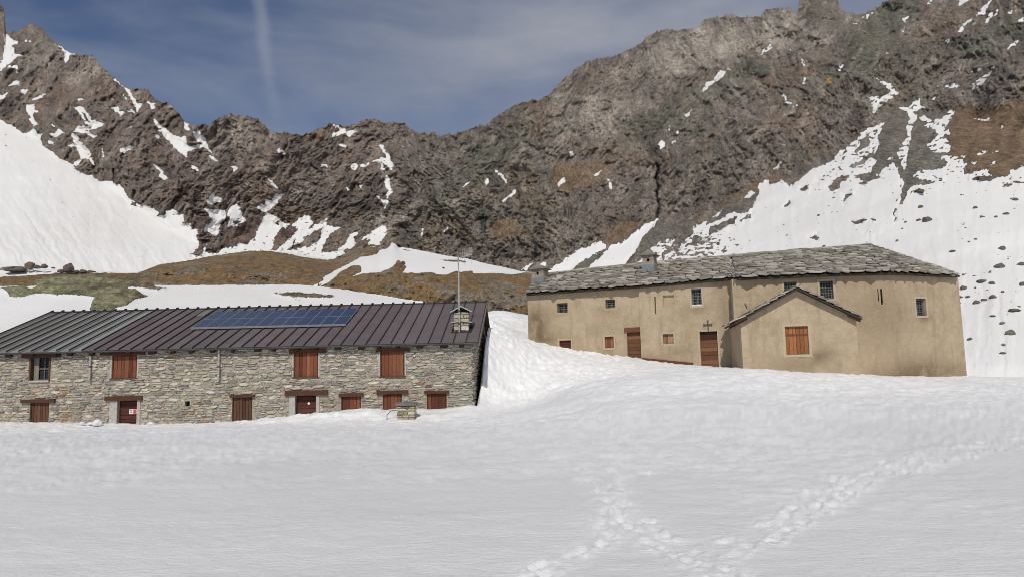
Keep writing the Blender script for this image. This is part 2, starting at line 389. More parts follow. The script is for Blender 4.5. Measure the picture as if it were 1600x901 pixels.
A = lambda p: Z(0, 0, 3.753, p)
B = lambda p: Z(0, 220, 3.753, p)
C = lambda p: Z(280, 160, 3.336, p)
Dz = lambda p: Z(600, 160, 3.336, p)
E = lambda p: Z(920, 0, 3.756, p)
Fz = lambda p: Z(1260, 0, 3.753, p)
G = lambda p: Z(1260, 200, 3.918, p)
Hh = lambda p: Z(860, 220, 3.81, p)
SNOW = [
    A([(-2600, 500), (0, 700), (50, 735), (110, 765), (145, 785), (185, 775), (195, 760), (210, 780), (240, 790), (240, 830), (255, 860), (310, 900)]) +
    B([(310, 70), (345, 105), (395, 135), (425, 145), (440, 170), (500, 205), (530, 200), (580, 240), (650, 240), (700, 265), (735, 315), (775, 350), (820, 380), (900, 395), (940, 430), (980, 410), (1030, 405), (1035, 430), (1075, 430), (1070, 480), (1110, 490), (1130, 525), (1165, 520), (1150, 575), (1190, 590), (1150, 640), (1110, 700), (1110, 950), (-2600, 950)]),
    A([(28, 205), (60, 225), (75, 240), (100, 250), (95, 262), (60, 262), (75, 280), (80, 318), (125, 325), (95, 345), (60, 365), (0, 412), (0, 385), (22, 350)]),
    A([(50, 390), (95, 382), (95, 432), (85, 400)]), A([(55, 500), (85, 480), (118, 482), (110, 495)]), A([(100, 527), (165, 535), (150, 543)]), A([(0, 565), (38, 552), (30, 568), (0, 580)]),
    A([(190, 590), (230, 560), (265, 548), (250, 565), (205, 582)]), A([(165, 620), (195, 618), (200, 645), (230, 655), (190, 670), (195, 705), (225, 728), (190, 728), (170, 700), (185, 690), (160, 650)]),
    A([(150, 238), (185, 235), (180, 244)]), A([(320, 245), (345, 262), (380, 290), (410, 300), (435, 318), (405, 322), (410, 345), (385, 370), (380, 335), (385, 305), (345, 275)]), A([(330, 248), (360, 250), (400, 290), (380, 285)]),
    A([(435, 630), (480, 628), (520, 665), (540, 705), (615, 730), (560, 755), (500, 765), (560, 800), (545, 808), (500, 780), (435, 768), (460, 742), (520, 740), (490, 715), (535, 725), (500, 665), (465, 648), (500, 705), (480, 690)]),
    A([(290, 790), (340, 770), (345, 755), (375, 778), (320, 802)]), A([(295, 740), (315, 732), (325, 745)]), A([(285, 832), (320, 835), (310, 845)]), A([(655, 632), (685, 628), (700, 650), (735, 655), (705, 680), (710, 662), (690, 655), (680, 640)]),
    A([(670, 465), (690, 470), (735, 505), (765, 545), (800, 600), (838, 618), (805, 650), (795, 615), (755, 565), (735, 530), (700, 490)]), A([(758, 650), (780, 645), (780, 660)]), A([(455, 584), (490, 586), (480, 590)]),
    A([(868, 598), (905, 608), (890, 615), (918, 632), (890, 640), (885, 615)]), A([(690, 890), (720, 870), (770, 858), (775, 870), (730, 893)]), A([(755, 742), (775, 738), (770, 750)]), A([(725, 563), (740, 580), (735, 582)]),
    A([(418, 790), (445, 792), (480, 850), (520, 880), (530, 890)]) + B([(510, 70), (535, 75), (505, 105), (430, 145), (425, 138), (480, 105), (470, 65), (450, 40), (400, 30), (440, 20)]),
    B([(515, 100), (540, 105), (555, 140), (545, 140), (530, 115)]), B([(600, 50), (615, 90), (590, 100), (605, 80)]),
    A([(890, 692), (930, 725), (960, 755), (1000, 790), (1040, 800), (1060, 812), (1085, 800), (1095, 855), (1120, 862), (1090, 890)]) + B([(1095, 90), (1060, 70), (1020, 40), (990, 5), (1010, 0)]) + A([(1000, 840), (960, 790), (925, 762), (945, 760)]),
    A([(910, 785), (935, 800), (925, 812)]), A([(1100, 865), (1200, 850), (1200, 860), (1110, 875)]), B([(900, 140), (950, 175), (980, 215), (960, 222), (945, 205), (945, 185), (905, 150)]), B([(1125, 155), (1160, 170), (1160, 178)]),
    A([(1080, 715), (1105, 725), (1100, 740), (1108, 765), (1085, 750)]),
    C([(70, 150), (95, 155), (100, 135), (110, 165), (130, 185), (140, 220), (165, 260), (150, 250), (120, 215), (80, 180)]), C([(45, 240), (130, 228), (135, 235), (50, 248)]), C([(150, 275), (175, 285), (200, 305), (180, 300)]), C([(70, 332), (95, 345), (100, 358), (85, 350)]),
    C([(25, 105), (45, 115), (40, 135), (50, 148), (32, 135)]), C([(507, 245), (530, 243), (540, 262), (552, 272), (530, 265)]), C([(268, 335), (285, 330), (300, 343), (285, 355)]), C([(145, 520), (180, 470), (185, 490), (230, 505), (175, 530)]),
    C([(140, 560), (200, 560), (240, 570), (235, 610), (180, 655), (215, 640), (205, 685), (175, 690), (150, 670), (130, 665), (180, 610), (150, 580)]), C([(255, 575), (275, 540), (300, 535), (320, 555), (322, 595), (345, 610), (290, 640), (260, 650), (270, 610)]),
    C([(450, 390), (465, 405), (490, 425), (515, 448), (505, 445), (480, 425)]), C([(405, 545), (445, 535), (450, 505), (480, 515), (515, 470), (525, 480), (548, 482), (510, 520), (480, 555), (440, 570)]),
    C([(455, 580), (500, 595), (510, 610), (485, 620), (530, 650), (505, 690), (480, 770), (520, 775), (600, 770), (640, 775), (720, 790), (860, 775), (855, 790), (800, 815), (740, 820), (640, 800), (500, 780), (340, 780), (200, 800), (130, 815), (0, 835), (0, 900), (-100, 900), (-60, 830), (60, 800), (130, 700), (150, 720), (130, 780), (190, 790), (240, 760), (290, 755), (310, 735), (350, 745), (400, 690), (430, 640), (440, 605)]),
    C([(505, 600), (540, 628), (575, 635), (550, 655), (530, 640)]), C([(590, 640), (640, 600), (670, 592), (700, 625), (650, 680), (600, 720), (560, 770), (510, 772), (580, 710), (620, 660)]), C([(650, 680), (770, 605), (760, 640), (690, 680), (640, 720), (600, 740)]),
    C([(750, 645), (800, 648), (840, 652), (790, 680), (760, 720), (740, 750), (740, 790), (610, 780), (640, 760), (720, 740), (740, 700)]), C([(830, 770), (870, 730), (890, 690), (910, 680), (935, 682), (900, 700), (915, 740), (890, 760)]), C([(945, 720), (1020, 665), (1060, 645), (1080, 650), (1070, 700), (1040, 740), (990, 745), (1000, 705)]),
    C([(790, 175), (830, 150), (860, 138), (880, 152), (920, 152), (885, 180), (860, 162), (810, 170)]), C([(810, 115), (840, 145), (850, 140), (825, 120)]), C([(825, 220), (850, 222), (872, 236), (850, 232)]), C([(888, 330), (915, 320), (928, 335), (915, 352)]), C([(940, 330), (990, 320), (965, 342)]),
    C([(1045, 212), (1060, 225), (1070, 255), (1095, 280), (1110, 315), (1118, 330), (1105, 350), (1085, 325), (1060, 312), (1010, 310), (1060, 290), (1085, 300), (1080, 275), (1055, 245)]), C([(1052, 320), (1070, 345), (1060, 350)]), C([(1080, 385), (1100, 400), (1100, 450), (1110, 470), (1090, 490), (1085, 530), (1070, 550), (1060, 520), (1030, 490), (1060, 505), (1085, 510), (1090, 470), (1070, 420)]),
    C([(865, 448), (885, 455), (880, 463)]), C([(740, 330), (768, 327), (768, 338)]), C([(945, 435), (960, 438), (950, 445)]), C([(1048, 592), (1065, 600), (1060, 606)]),
    Dz([(578, 352), (600, 370), (640, 400), (642, 415), (615, 395), (590, 370)]), Dz([(525, 415), (540, 400), (545, 415), (525, 425)]), Dz([(410, 435), (445, 415), (430, 432)]), Dz([(620, 512), (660, 475), (688, 460), (680, 475), (640, 500)]), Dz([(967, 255), (985, 262), (985, 278), (968, 270)]), Dz([(908, 430), (925, 400), (945, 394), (930, 420), (915, 435)]), Dz([(1098, 382), (1130, 357), (1110, 378)]), Dz([(1162, 397), (1185, 420), (1188, 450), (1178, 445), (1180, 425)]), Dz([(196, 665), (203, 663), (202, 690), (196, 688)]), Dz([(298, 672), (330, 655), (318, 667)]),
    E([(1010, 318), (1020, 290), (1070, 262), (1065, 280), (1020, 322)]), E([(668, 540), (690, 490), (730, 465), (775, 415), (785, 420), (770, 440), (825, 400), (800, 430), (740, 480), (690, 520)]), E([(565, 670), (600, 648), (620, 632), (590, 670), (580, 690)]), E([(405, 850), (420, 832), (430, 828), (450, 835), (445, 858), (425, 872)]), E([(466, 742), (480, 745), (470, 758)]), E([(498, 840), (508, 825), (505, 838)]), E([(1245, 347), (1265, 360), (1280, 388), (1265, 382)]), E([(1260, 458), (1280, 460), (1270, 480), (1260, 495)]), E([(1138, 560), (1155, 562), (1162, 590), (1195, 605), (1180, 612), (1158, 600)]), E([(1205, 625), (1225, 610), (1215, 628)]), E([(1150, 260), (1185, 290), (1170, 285)]), E([(520, 770), (516, 785), (512, 775)]),
    Fz([(330, 105), (360, 90), (395, 68), (385, 85), (345, 108)]), Fz([(278, 145), (300, 130), (295, 140)]), Fz([(175, 398), (200, 378), (215, 382), (200, 415)]), Fz([(415, 462), (450, 475), (500, 500), (545, 550), (500, 552), (495, 575), (460, 590), (430, 620), (400, 668), (385, 600), (365, 565), (400, 575), (440, 570), (480, 550), (500, 530), (460, 505)]),
    Fz([(540, 900), (545, 880), (600, 790), (590, 750), (610, 690), (580, 650), (535, 630), (600, 630), (640, 600), (665, 575), (670, 620), (695, 630), (650, 655), (640, 700), (610, 790), (600, 850)]) + G([(610, 170), (615, 235), (600, 250), (585, 220), (570, 160), (565, 120)]),
    Fz([(650, 680), (690, 680), (740, 710), (790, 700), (830, 660), (875, 635), (850, 690), (820, 740), (840, 780), (800, 800), (840, 840), (845, 885), (770, 900), (740, 885), (710, 855), (770, 800), (760, 760), (690, 740), (720, 720)]),
    G([(740, 100), (800, 60), (850, 70), (870, 100), (880, 135), (820, 140), (780, 130)]), Fz([(890, 188), (920, 145), (970, 105), (960, 130), (910, 180)]), Fz([(1000, 90), (1040, 40), (1085, 0), (1075, 20), (1045, 50), (1010, 90)]), Fz([(1020, 85), (1060, 45), (1050, 78)]), Fz([(1048, 130), (1070, 90), (1125, 53), (1110, 85), (1060, 125)]), Fz([(968, 145), (1000, 122), (985, 145)]), Fz([(895, 10), (900, -20), (975, -20), (950, 12), (900, 28)]), Fz([(1180, 75), (1200, 55), (1210, 80)]), Fz([(1250, 120), (1290, 100), (1290, 130)]), Fz([(1180, 290), (1205, 262), (1240, 237), (1225, 260)]),
    Fz([(965, 530), (1000, 495), (965, 497), (1010, 470), (1040, 450), (1075, 415), (1110, 388), (1090, 415), (1060, 450), (1045, 480), (1000, 505)]), Fz([(810, 530), (820, 505), (855, 492), (900, 487), (898, 508), (840, 512)]), Fz([(948, 428), (968, 425), (962, 440)]), Fz([(1000, 415), (1022, 403), (1010, 415)]), Fz([(735, 583), (758, 568), (745, 583)]), Fz([(990, 697), (1040, 702), (1075, 695), (1060, 712)]), Fz([(1125, 745), (1155, 738), (1145, 760)]), Fz([(555, 110), (598, 103), (590, 125), (565, 128)]), Fz([(565, 185), (578, 155), (582, 190)]), Fz([(812, 243), (835, 232), (832, 248)]), Fz([(445, 320), (480, 308), (450, 322)]), Fz([(712, 25), (725, 0), (735, 0), (725, 22)]),
    G([(1055, 160), (1075, 145), (1108, 143), (1095, 158)]), G([(1140, 152), (1180, 143), (1170, 156)]), G([(1120, 212), (1155, 208), (1160, 222), (1125, 226)]), G([(945, 172), (980, 168), (970, 180)]), G([(1015, 215), (1050, 198), (1040, 222)]), G([(500, 190), (525, 172), (515, 190)]),
    Hh([(20, 790), (60, 740), (110, 690), (200, 640), (290, 600), (335, 625), (310, 650), (210, 700), (150, 740), (100, 800)]), Hh([(-40, 790), (0, 760), (80, 718), (60, 745), (10, 800)]), Hh([(1155, 340), (1195, 300), (1215, 310), (1180, 335)]), Hh([(1330, 168), (1378, 122), (1350, 165)]), Hh([(965, 455), (1020, 418), (990, 448)]),
    Hh([(180, 800), (250, 740), (310, 690), (345, 640), (360, 625), (430, 610), (500, 550), (570, 500), (640, 465), (600, 520), (540, 580), (520, 640), (460, 710), (440, 745), (300, 800)]),
    Dz([(720, 870), (750, 845), (770, 840), (740, 875)]), Dz([(815, 850), (850, 828), (835, 852)]),
    Hh([(500, 740), (545, 705), (550, 735), (520, 760), (620, 790), (630, 700), (600, 640), (680, 590), (740, 595), (700, 630), (780, 610), (850, 560), (850, 510), (925, 480), (925, 510), (1010, 470), (1080, 430), (1180, 430), (1210, 380), (1250, 320), (1240, 270), (1290, 230), (1300, 265), (1370, 240), (1430, 275), (1500, 225), (1560, 170), (1600, 165)]) +
    G([(50, 250), (150, 210), (200, 160), (205, 140), (230, 140), (330, 50), (340, 35), (370, 20), (375, 0)]) + Fz([(360, 750), (375, 760), (450, 722), (440, 760), (410, 800), (430, 850), (400, 900)]) +
    G([(430, 100), (400, 150), (340, 190), (270, 240), (400, 190), (420, 200), (400, 250), (390, 280), (460, 290), (470, 260), (520, 210), (560, 250), (570, 300), (600, 340), (580, 400), (570, 470), (590, 470), (610, 420), (640, 370), (700, 345), (780, 335), (770, 315), (700, 312), (650, 290), (690, 265), (780, 260), (850, 240), (870, 210), (820, 190), (850, 170), (920, 180), (1000, 220), (950, 250), (960, 280), (1040, 270), (1100, 256), (1130, 290), (1160, 310), (1230, 300), (1250, 270), (1332, 236), (2600, 120), (2600, 1800), (-900, 1800), (-2000, 1100)]),
]
HOLES = [  # rock showing through the aprons
    G([(300, 130), (330, 80), (390, 70), (370, 110), (300, 160)]), G([(310, 90), (375, 45), (390, 65), (330, 105)]), G([(130, 370), (200, 300), (265, 285), (215, 330), (225, 355), (150, 390)]), G([(270, 240), (340, 190), (400, 150), (400, 190), (300, 240)]),
    G([(280, 300), (330, 290), (400, 270), (460, 300), (380, 330), (320, 355), (350, 320)]), G([(220, 440), (240, 405), (290, 400), (260, 430), (230, 455)]), G([(270, 580), (330, 550), (375, 568), (300, 590)]), G([(390, 560), (440, 552), (430, 568)]), G([(565, 350), (580, 350), (575, 385)]), G([(545, 450), (548, 430), (560, 435), (555, 455)]),
    G([(525, 520), (545, 500), (565, 492), (570, 500), (540, 520), (540, 560), (530, 582), (522, 575), (530, 545)]), G([(640, 400), (700, 365), (720, 375), (690, 405)]), G([(680, 330), (740, 315), (790, 330), (760, 345), (690, 350)]), G([(1000, 310), (1100, 280), (1170, 310), (1100, 325), (1020, 325)]), G([(1190, 355), (1240, 335), (1262, 340), (1240, 362)]), G([(1240, 310), (1330, 330), (1400, 350), (1280, 335)]),
    G([(790, 305), (830, 303), (835, 312), (800, 316)]), G([(0, 370), (20, 360), (10, 385)]), G([(30, 350), (50, 340), (40, 360)]), G([(70, 318), (115, 292), (95, 308)]), G([(360, 645), (385, 632), (388, 640)]), G([(20, 680), (60, 655), (85, 665), (60, 680)]),
    Hh([(1120, 480), (1190, 435), (1180, 455), (1130, 490)]), Hh([(1390, 400), (1420, 355), (1445, 365), (1410, 395)]), Hh([(1480, 290), (1530, 260), (1540, 290), (1510, 305)]),
    Hh([(815, 620), (870, 560), (910, 590), (870, 620)]), Hh([(940, 560), (950, 520), (1010, 490), (1080, 460), (1120, 450), (1100, 490), (1010, 530)]), Hh([(640, 690), (720, 640), (800, 600), (740, 660)]),
    B([(770, 360), (810, 372), (815, 388), (770, 375)]), B([(925, 440), (935, 405), (975, 425), (960, 440)]),
    C([(90, 760), (130, 690), (170, 720), (110, 790)]), C([(270, 640), (330, 600), (300, 640)]), C([(650, 700), (690, 690), (700, 720), (650, 740)]), C([(120, 800), (70, 790), (110, 730)]),
]
GRASS = [Fz([(880, 640), (950, 600), (1000, 640), (1100, 640), (1200, 600), (1290, 580), (2400, 500), (2400, 1100)]) + G([(1332, 240), (1250, 270), (1200, 310), (1130, 290), (1100, 260), (940, 250), (900, 190), (870, 140), (850, 60)]),
         Hh([(300, 560), (420, 480), (560, 480), (480, 560), (380, 620), (300, 600)]), Dz([(560, 620), (680, 600), (740, 680), (640, 720), (560, 700)]), Dz([(900, 330), (1100, 300), (1201, 350), (1100, 440), (960, 460), (860, 420)]),
         Hh([(800, 480), (1000, 400), (1180, 260), (1300, 210), (1450, 240), (1300, 260), (1180, 300), (1000, 420), (830, 520)])]
SCREE = [Fz([(450, 640), (540, 600), (650, 660), (700, 720), (720, 850)]) + G([(740, 100), (850, 150), (820, 240), (780, 340), (700, 340), (590, 480), (560, 330), (380, 330), (400, 150), (460, 0)]),
         Hh([(500, 760), (540, 600), (660, 460), (860, 470), (840, 560), (600, 640), (620, 760)]), Hh([(60, 800), (320, 640), (320, 700), (180, 800)]), Hh([(820, 620), (860, 500), (1240, 280), (1240, 340), (1000, 540)])]
RUST = [C([(210, 760), (260, 650), (420, 570), (440, 600), (400, 690), (350, 740), (240, 760)]), C([(480, 770), (510, 690), (600, 640), (640, 650), (560, 720), (510, 770)]), B([(760, 560), (1200, 440), (1200, 640), (1120, 640)])]
PALE = [E([(150, 420), (300, 280), (600, 180), (1200, 60), (1350, 200), (1340, 300), (1000, 300), (700, 380), (420, 480)]), E([(-200, 560), (250, 560), (250, 700), (0, 720), (-250, 640)]), A([(200, 270), (330, 270), (330, 400), (140, 400)]), A([(400, 400), (480, 330), (600, 380), (640, 450), (400, 500)]),
        C([(160, 120), (290, 60), (420, 90), (470, 160), (440, 230), (200, 230)]), C([(900, 620), (960, 580), (1150, 590), (1120, 650), (900, 680)]), Dz([(700, 320), (820, 180), (1000, 60), (1201, 120), (1201, 190), (900, 160), (760, 320)])]
GREEN = [Fz([(470, 20), (600, -20), (640, 100), (560, 200), (420, 300), (350, 420), (260, 260), (400, 130)]), Fz([(900, 300), (1000, 160), (1276, 60), (1276, 200), (1050, 350)]), E([(560, 640), (900, 330), (1100, 400), (700, 620), (400, 820), (200, 900), (200, 700)]), Dz([(560, 180), (740, 80), (760, 160), (600, 330), (300, 560), (220, 500), (300, 380)]), Hh([(740, 120), (850, 110), (860, 260), (770, 330)])]
OUT = None

def mountain():
    xs = np.concatenate([np.arange(-700, -40, 9.0), np.arange(-40, 1640, 1.7), np.arange(1640, 2300, 9.0)])
    NR = 350
    nx = len(xs)
    jag = ridged(np.stack([xs * .06, xs * 0, xs * 0 + 5], -1), 4, .65) * 1.5 + np.abs(perlin(np.stack([xs * .17, xs * 0 + 3, xs * 0], -1))) * 7 + perlin(np.stack([xs * .5, xs * 0 + 3, xs * 0], -1)) * 2.6 - 2
    yr = ridge_f(xs) - jag + 1.5
    def sm(f, wd=60):
        return np.mean([f(xs + k) for k in np.linspace(-wd, wd, 41)], 0)
    yb = sm(base_f); ya = sm(apron_f, 45)
    v = np.linspace(0, 1, NR)[:, None] ** 0.95
    yrs = np.mean([ridge_f(xs + k) for k in np.linspace(-22, 22, 31)], 0)
    X = np.broadcast_to(xs, (NR, nx)).copy(); Y = yb + (yrs - yb) * v + (yr - yrs) * sstep(.80, 1, v)
    d = pdir(X, Y); e = d[..., 2] / d[..., 1]
    eb = e[0]; da = pdir(xs, ya); ea = da[:, 2] / da[:, 1]
    Db = sm(Db_f, 120); s1 = 0.62; s2 = 1.12
    D1 = Db * (s1 - eb) / (s1 - np.minimum(e, ea)); 
    D = np.where(e > ea, D1 * (s2 - ea) / (s2 - e), D1)
    P = CAM + d * (D / d[..., 1])[..., None]
    # masks in picture-angle space with a warped, ragged outline
    wx = fbm(np.stack([X * .06, Y * .06, 0 * X], -1), 4, .6) * 5; wy = fbm(np.stack([X * .06, Y * .09, 0 * X + 9], -1), 4, .6) * 4
    hf = fbm(np.stack([X * .35, Y * .6, 0 * X], -1), 2)
    sn = union_sd(X + wx * .5, Y + wy * .5, SNOW)
    hl = union_sd(X + wx, Y + wy * .8, HOLES)
    sn0 = sn; rag = fbm(np.stack([X * .16 + Y * .10, Y * .16 - X * .04, 0 * X], -1), 4, .7)
    sn = np.minimum(sn + .8, -hl) + .3 + hf * .7 - rag * 2.0 * sstep(16, 2, sn0)
    sn_r = sn.copy()
    # scattered stones breaking the snow near its ragged right-hand borders
    dens = sstep(1000, 1100, X) * (1 - sstep(1560, 1700, X)) * sstep(330, 240, Y) * .62 + sstep(330, 345, X) * sstep(620, 560, X) * .28 + sstep(1000, 1040, X) * sstep(1200, 1100, X) * sstep(335, 380, Y) * .85
    sp = fbm(np.stack([X * .12 + Y * .05, Y * .30, 0 * X + 3], -1), 3, .65)
    sn = np.where((sn > 0), np.minimum(sn, (0.95 - dens - sp) * 8), sn)
    rest = np.clip((6 - sn_r) / 9, 0, 1)                      # 1 on rock
    gr = union_sd(X + wx * 2, Y + wy * 2, GRASS); scr = union_sd(X + wx * 2, Y + wy * 2, SCREE)
    ru = union_sd(X + wx * 2, Y + wy * 2, RUST); pa = union_sd(X + wx * 4, Y + wy * 4, PALE); gn = union_sd(X + wx * 4, Y + wy * 4, GREEN)
    g = sstep(-5, 4, gr); s_ = sstep(-5, 4, scr); r_ = sstep(-6, 6, ru); p_ = sstep(-14, 14, pa); n_ = sstep(-14, 14, gn)
    # relief, along the ray so outlines keep their place
    q = P.copy(); L = 1.0
    warp = np.stack([fbm(q / 30, 3), fbm(q / 30 + 40, 3), fbm(q / 30 + 80, 3)], -1) * 5
    qd = q + warp
    big = ridged(qd * np.array([1, .2, .45]) / 44 + 3, 3, .5)
    # relief of the face is laid out along the face itself (across / up the slope):
    # two crossing sets of ribs and fractures, each ruling in its own stretches of the wall
    w2 = fbm(np.stack([X * .022, Y * .022, 0 * X + 8], -1), 3, .6); w3 = fbm(np.stack([X * .022, Y * .022, 0 * X + 38], -1), 3, .6)
    su = X * .26 + w2 * 2.2; sv = -Y * .26 + w3 * 2.2
    def ribs(ang, off):
        c, s = math.cos(ang), math.sin(ang); a1 = su * c - sv * s; a2 = su * s + sv * c
        mid = ridged(np.stack([a1, 0 * a1 + off, a2 * .4], -1) / 11 + 7, 3, .6)
        fin = ridged(np.stack([a1, 0 * a1 + 4 + off, a2 * .5], -1) / 2.8, 4, .75)
        t2 = fbm(np.stack([a1, 0 * a1 + off, a2 * .4], -1) / 5 + 9, 4, .65)
        t4 = ridged(np.stack([a1 / 1.6, 0 * a1 + off, a2 / 12], -1) + 60, 3, .6)
        t5 = fbm(np.stack([a1 / 9, 0 * a1 + off, a2 / 30], -1) + 31, 3, .6)
        return np.stack([mid - mid.mean(), fin - fin.mean(), t2, t4 - t4.mean(), t5], -1)
    wA = sstep(-.22, .22, fbm(np.stack([X * .008, Y * .011, 0 * X + 55], -1), 3, .6) + .30 * sstep(620, 400, X) - .05)[..., None]
    RB = ribs(.62, 0) * wA + ribs(-.35, 50) * (1 - wA)
    mid, fin, t2, t4, t5 = (RB[..., k] for k in range(5))
    a1 = su; a2 = sv
    qb = q + warp * .3
    blk = np.abs(fbm(np.stack([su, 0 * su, sv], -1) / 4.0 + 21, 4, .65)); blk -= blk.mean()
    rough = rest * (1 - .85 * g) * (1 - .8 * s_) * (1 - .5 * r_)
    inr = sstep(0, .06, (e - eb) / (e[-1] - eb))
    disp = -(big * 8.0 * sstep(-.02, .10, e - ea) + mid * 2.7 * (rest * .8 + .05) * (1 - .7 * g) * (1 - .6 * s_) + fin * 1.35 * rough + blk * 1.7 * rough) * inr
    disp += (fbm(q / 25, 3) * 2.0 * (1 - rest) + fbm(np.stack([a1 * 1.5, a2 * .15, a1 * 0], -1) / 8, 3) * .35 * (1 - rest) + fbm(q / 1.8, 3, .6) * .3 * np.maximum(g, s_)) * inr
    # avalanche grooves on the left apron
    gq = (X + Y * -0.75) * .045
    disp += ridged(np.stack([gq + wx * .05, Y * .004, 0 * X], -1), 4, .6) * .38 * (1 - rest) * sstep(420, 300, X)
    # crack with the water streak
    cr = np.exp(-((X - 1027 - (Y - 300) * .02 - wx * .5 - np.sin(Y * .22) * 1.2) / 2.0) ** 2) * sstep(-.9, .1, perlin(np.stack([Y * .09, 0 * X, 0 * X + 2], -1))) * sstep(252, 262, Y) * sstep(345, 335, Y)
    disp += cr * 3
    disp *= sstep(0, 1, (1 - v) * 0 + 1)
    D2 = D + disp
    P = CAM + d * (D2 / d[..., 1])[..., None]
    # colour = what the rock is, not how it is lit
    t1 = fbm(qb / 28 + 50, 4, .6); t3 = fbm(q / 60 + 90, 3)
    base = np.array([.225, .190, .162]); c_g = np.array([.165, .155, .125]); c_b = np.array([.24, .175, .125]); c_p = np.array([.42, .37, .315]); c_d = np.array([.11, .102, .094])
    def mixc(a, b, f): return a + (b - a) * f[..., None]
    Cc = np.broadcast_to(base, X.shape + (3,)).copy()
    Cc = mixc(Cc, c_g, sstep(-.1, .5, t3 + .3 * t2) * .7)
    Cc = mixc(Cc, c_b, sstep(.1, .6, t1) * .55)
    Cc = mixc(Cc, c_p, sstep(.15, .7, t2) * .45)
    Cc = mixc(Cc, c_d, sstep(.15, .7, -t2) * .6)
    Cc = mixc(Cc, c_p * (0.9 + .25 * t2[..., None]), p_ * .75)
    Cc = mixc(Cc, np.array([.165, .168, .13]) * (1 + .4 * t2[..., None]), n_ * .6)
    Cc = mixc(Cc, np.array([.215, .15, .095]) * (1 + .3 * t2[..., None]), g * (.92 - .3 * sstep(-.1, .4, t1) * (X < 1350)))
    Cc = mixc(Cc, np.array([.19, .175, .145]) * (1 + .25 * t2[..., None]), s_ * .9)
    Cc = mixc(Cc, np.array([.19, .135, .115]), r_ * .8)
    Cc = mixc(Cc, np.array([.42, .26, .05]), sstep(0, 3, polysd(X, Y, Fz([(110, 455), (145, 450), (155, 495), (115, 495)]))))
    Cc = mixc(Cc, np.array([.02, .02, .024]), np.clip(cr * 1.8, 0, .93))
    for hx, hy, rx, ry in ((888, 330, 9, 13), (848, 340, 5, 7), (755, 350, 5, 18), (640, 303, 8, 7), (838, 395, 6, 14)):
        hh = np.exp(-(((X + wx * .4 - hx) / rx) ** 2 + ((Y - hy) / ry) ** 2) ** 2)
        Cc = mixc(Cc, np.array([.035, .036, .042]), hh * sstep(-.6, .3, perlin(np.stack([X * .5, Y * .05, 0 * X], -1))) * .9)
    Cc = Cc * (1 + (.28 * t4 + .35 * t5) * (1 - .8 * np.maximum(g, s_)))[..., None]
    Cc = Cc * np.where(X < 620, 1.0, 1.0)[..., None] + np.array([.010, .0, .001]) * sstep(700, 450, X)[..., None]
    Cc = np.clip(Cc, .02, .8)
    # a far wall in shade behind the left gap keeps its own depth
    rad = (P[-1] - CAM) * np.array([1, 1, 0]); rad /= np.linalg.norm(rad, axis=1)[:, None]
    back = np.stack([P[-1] + rad * k * 14.0 + np.array([0, 0, -k * k * 3.0 - 6 * k]) for k in (1, 2, 4, 6)], 0)
    Pall = np.concatenate([P, back], 0)
    ext = lambda a, f=1: np.concatenate([a, np.repeat(a[-1:], 4, 0) * f], 0)
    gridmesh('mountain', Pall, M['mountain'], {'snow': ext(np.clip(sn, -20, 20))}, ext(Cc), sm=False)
    return xs, X, Y, P
mt_xs, mtX, mtY, mtP = mountain()
def on_mountain(x, y):
    j = int(np.argmin(np.abs(mt_xs - x))); col = mtY[:, j]; i = int(np.argmin(np.abs(col - y)))
    return mtP[i, j]

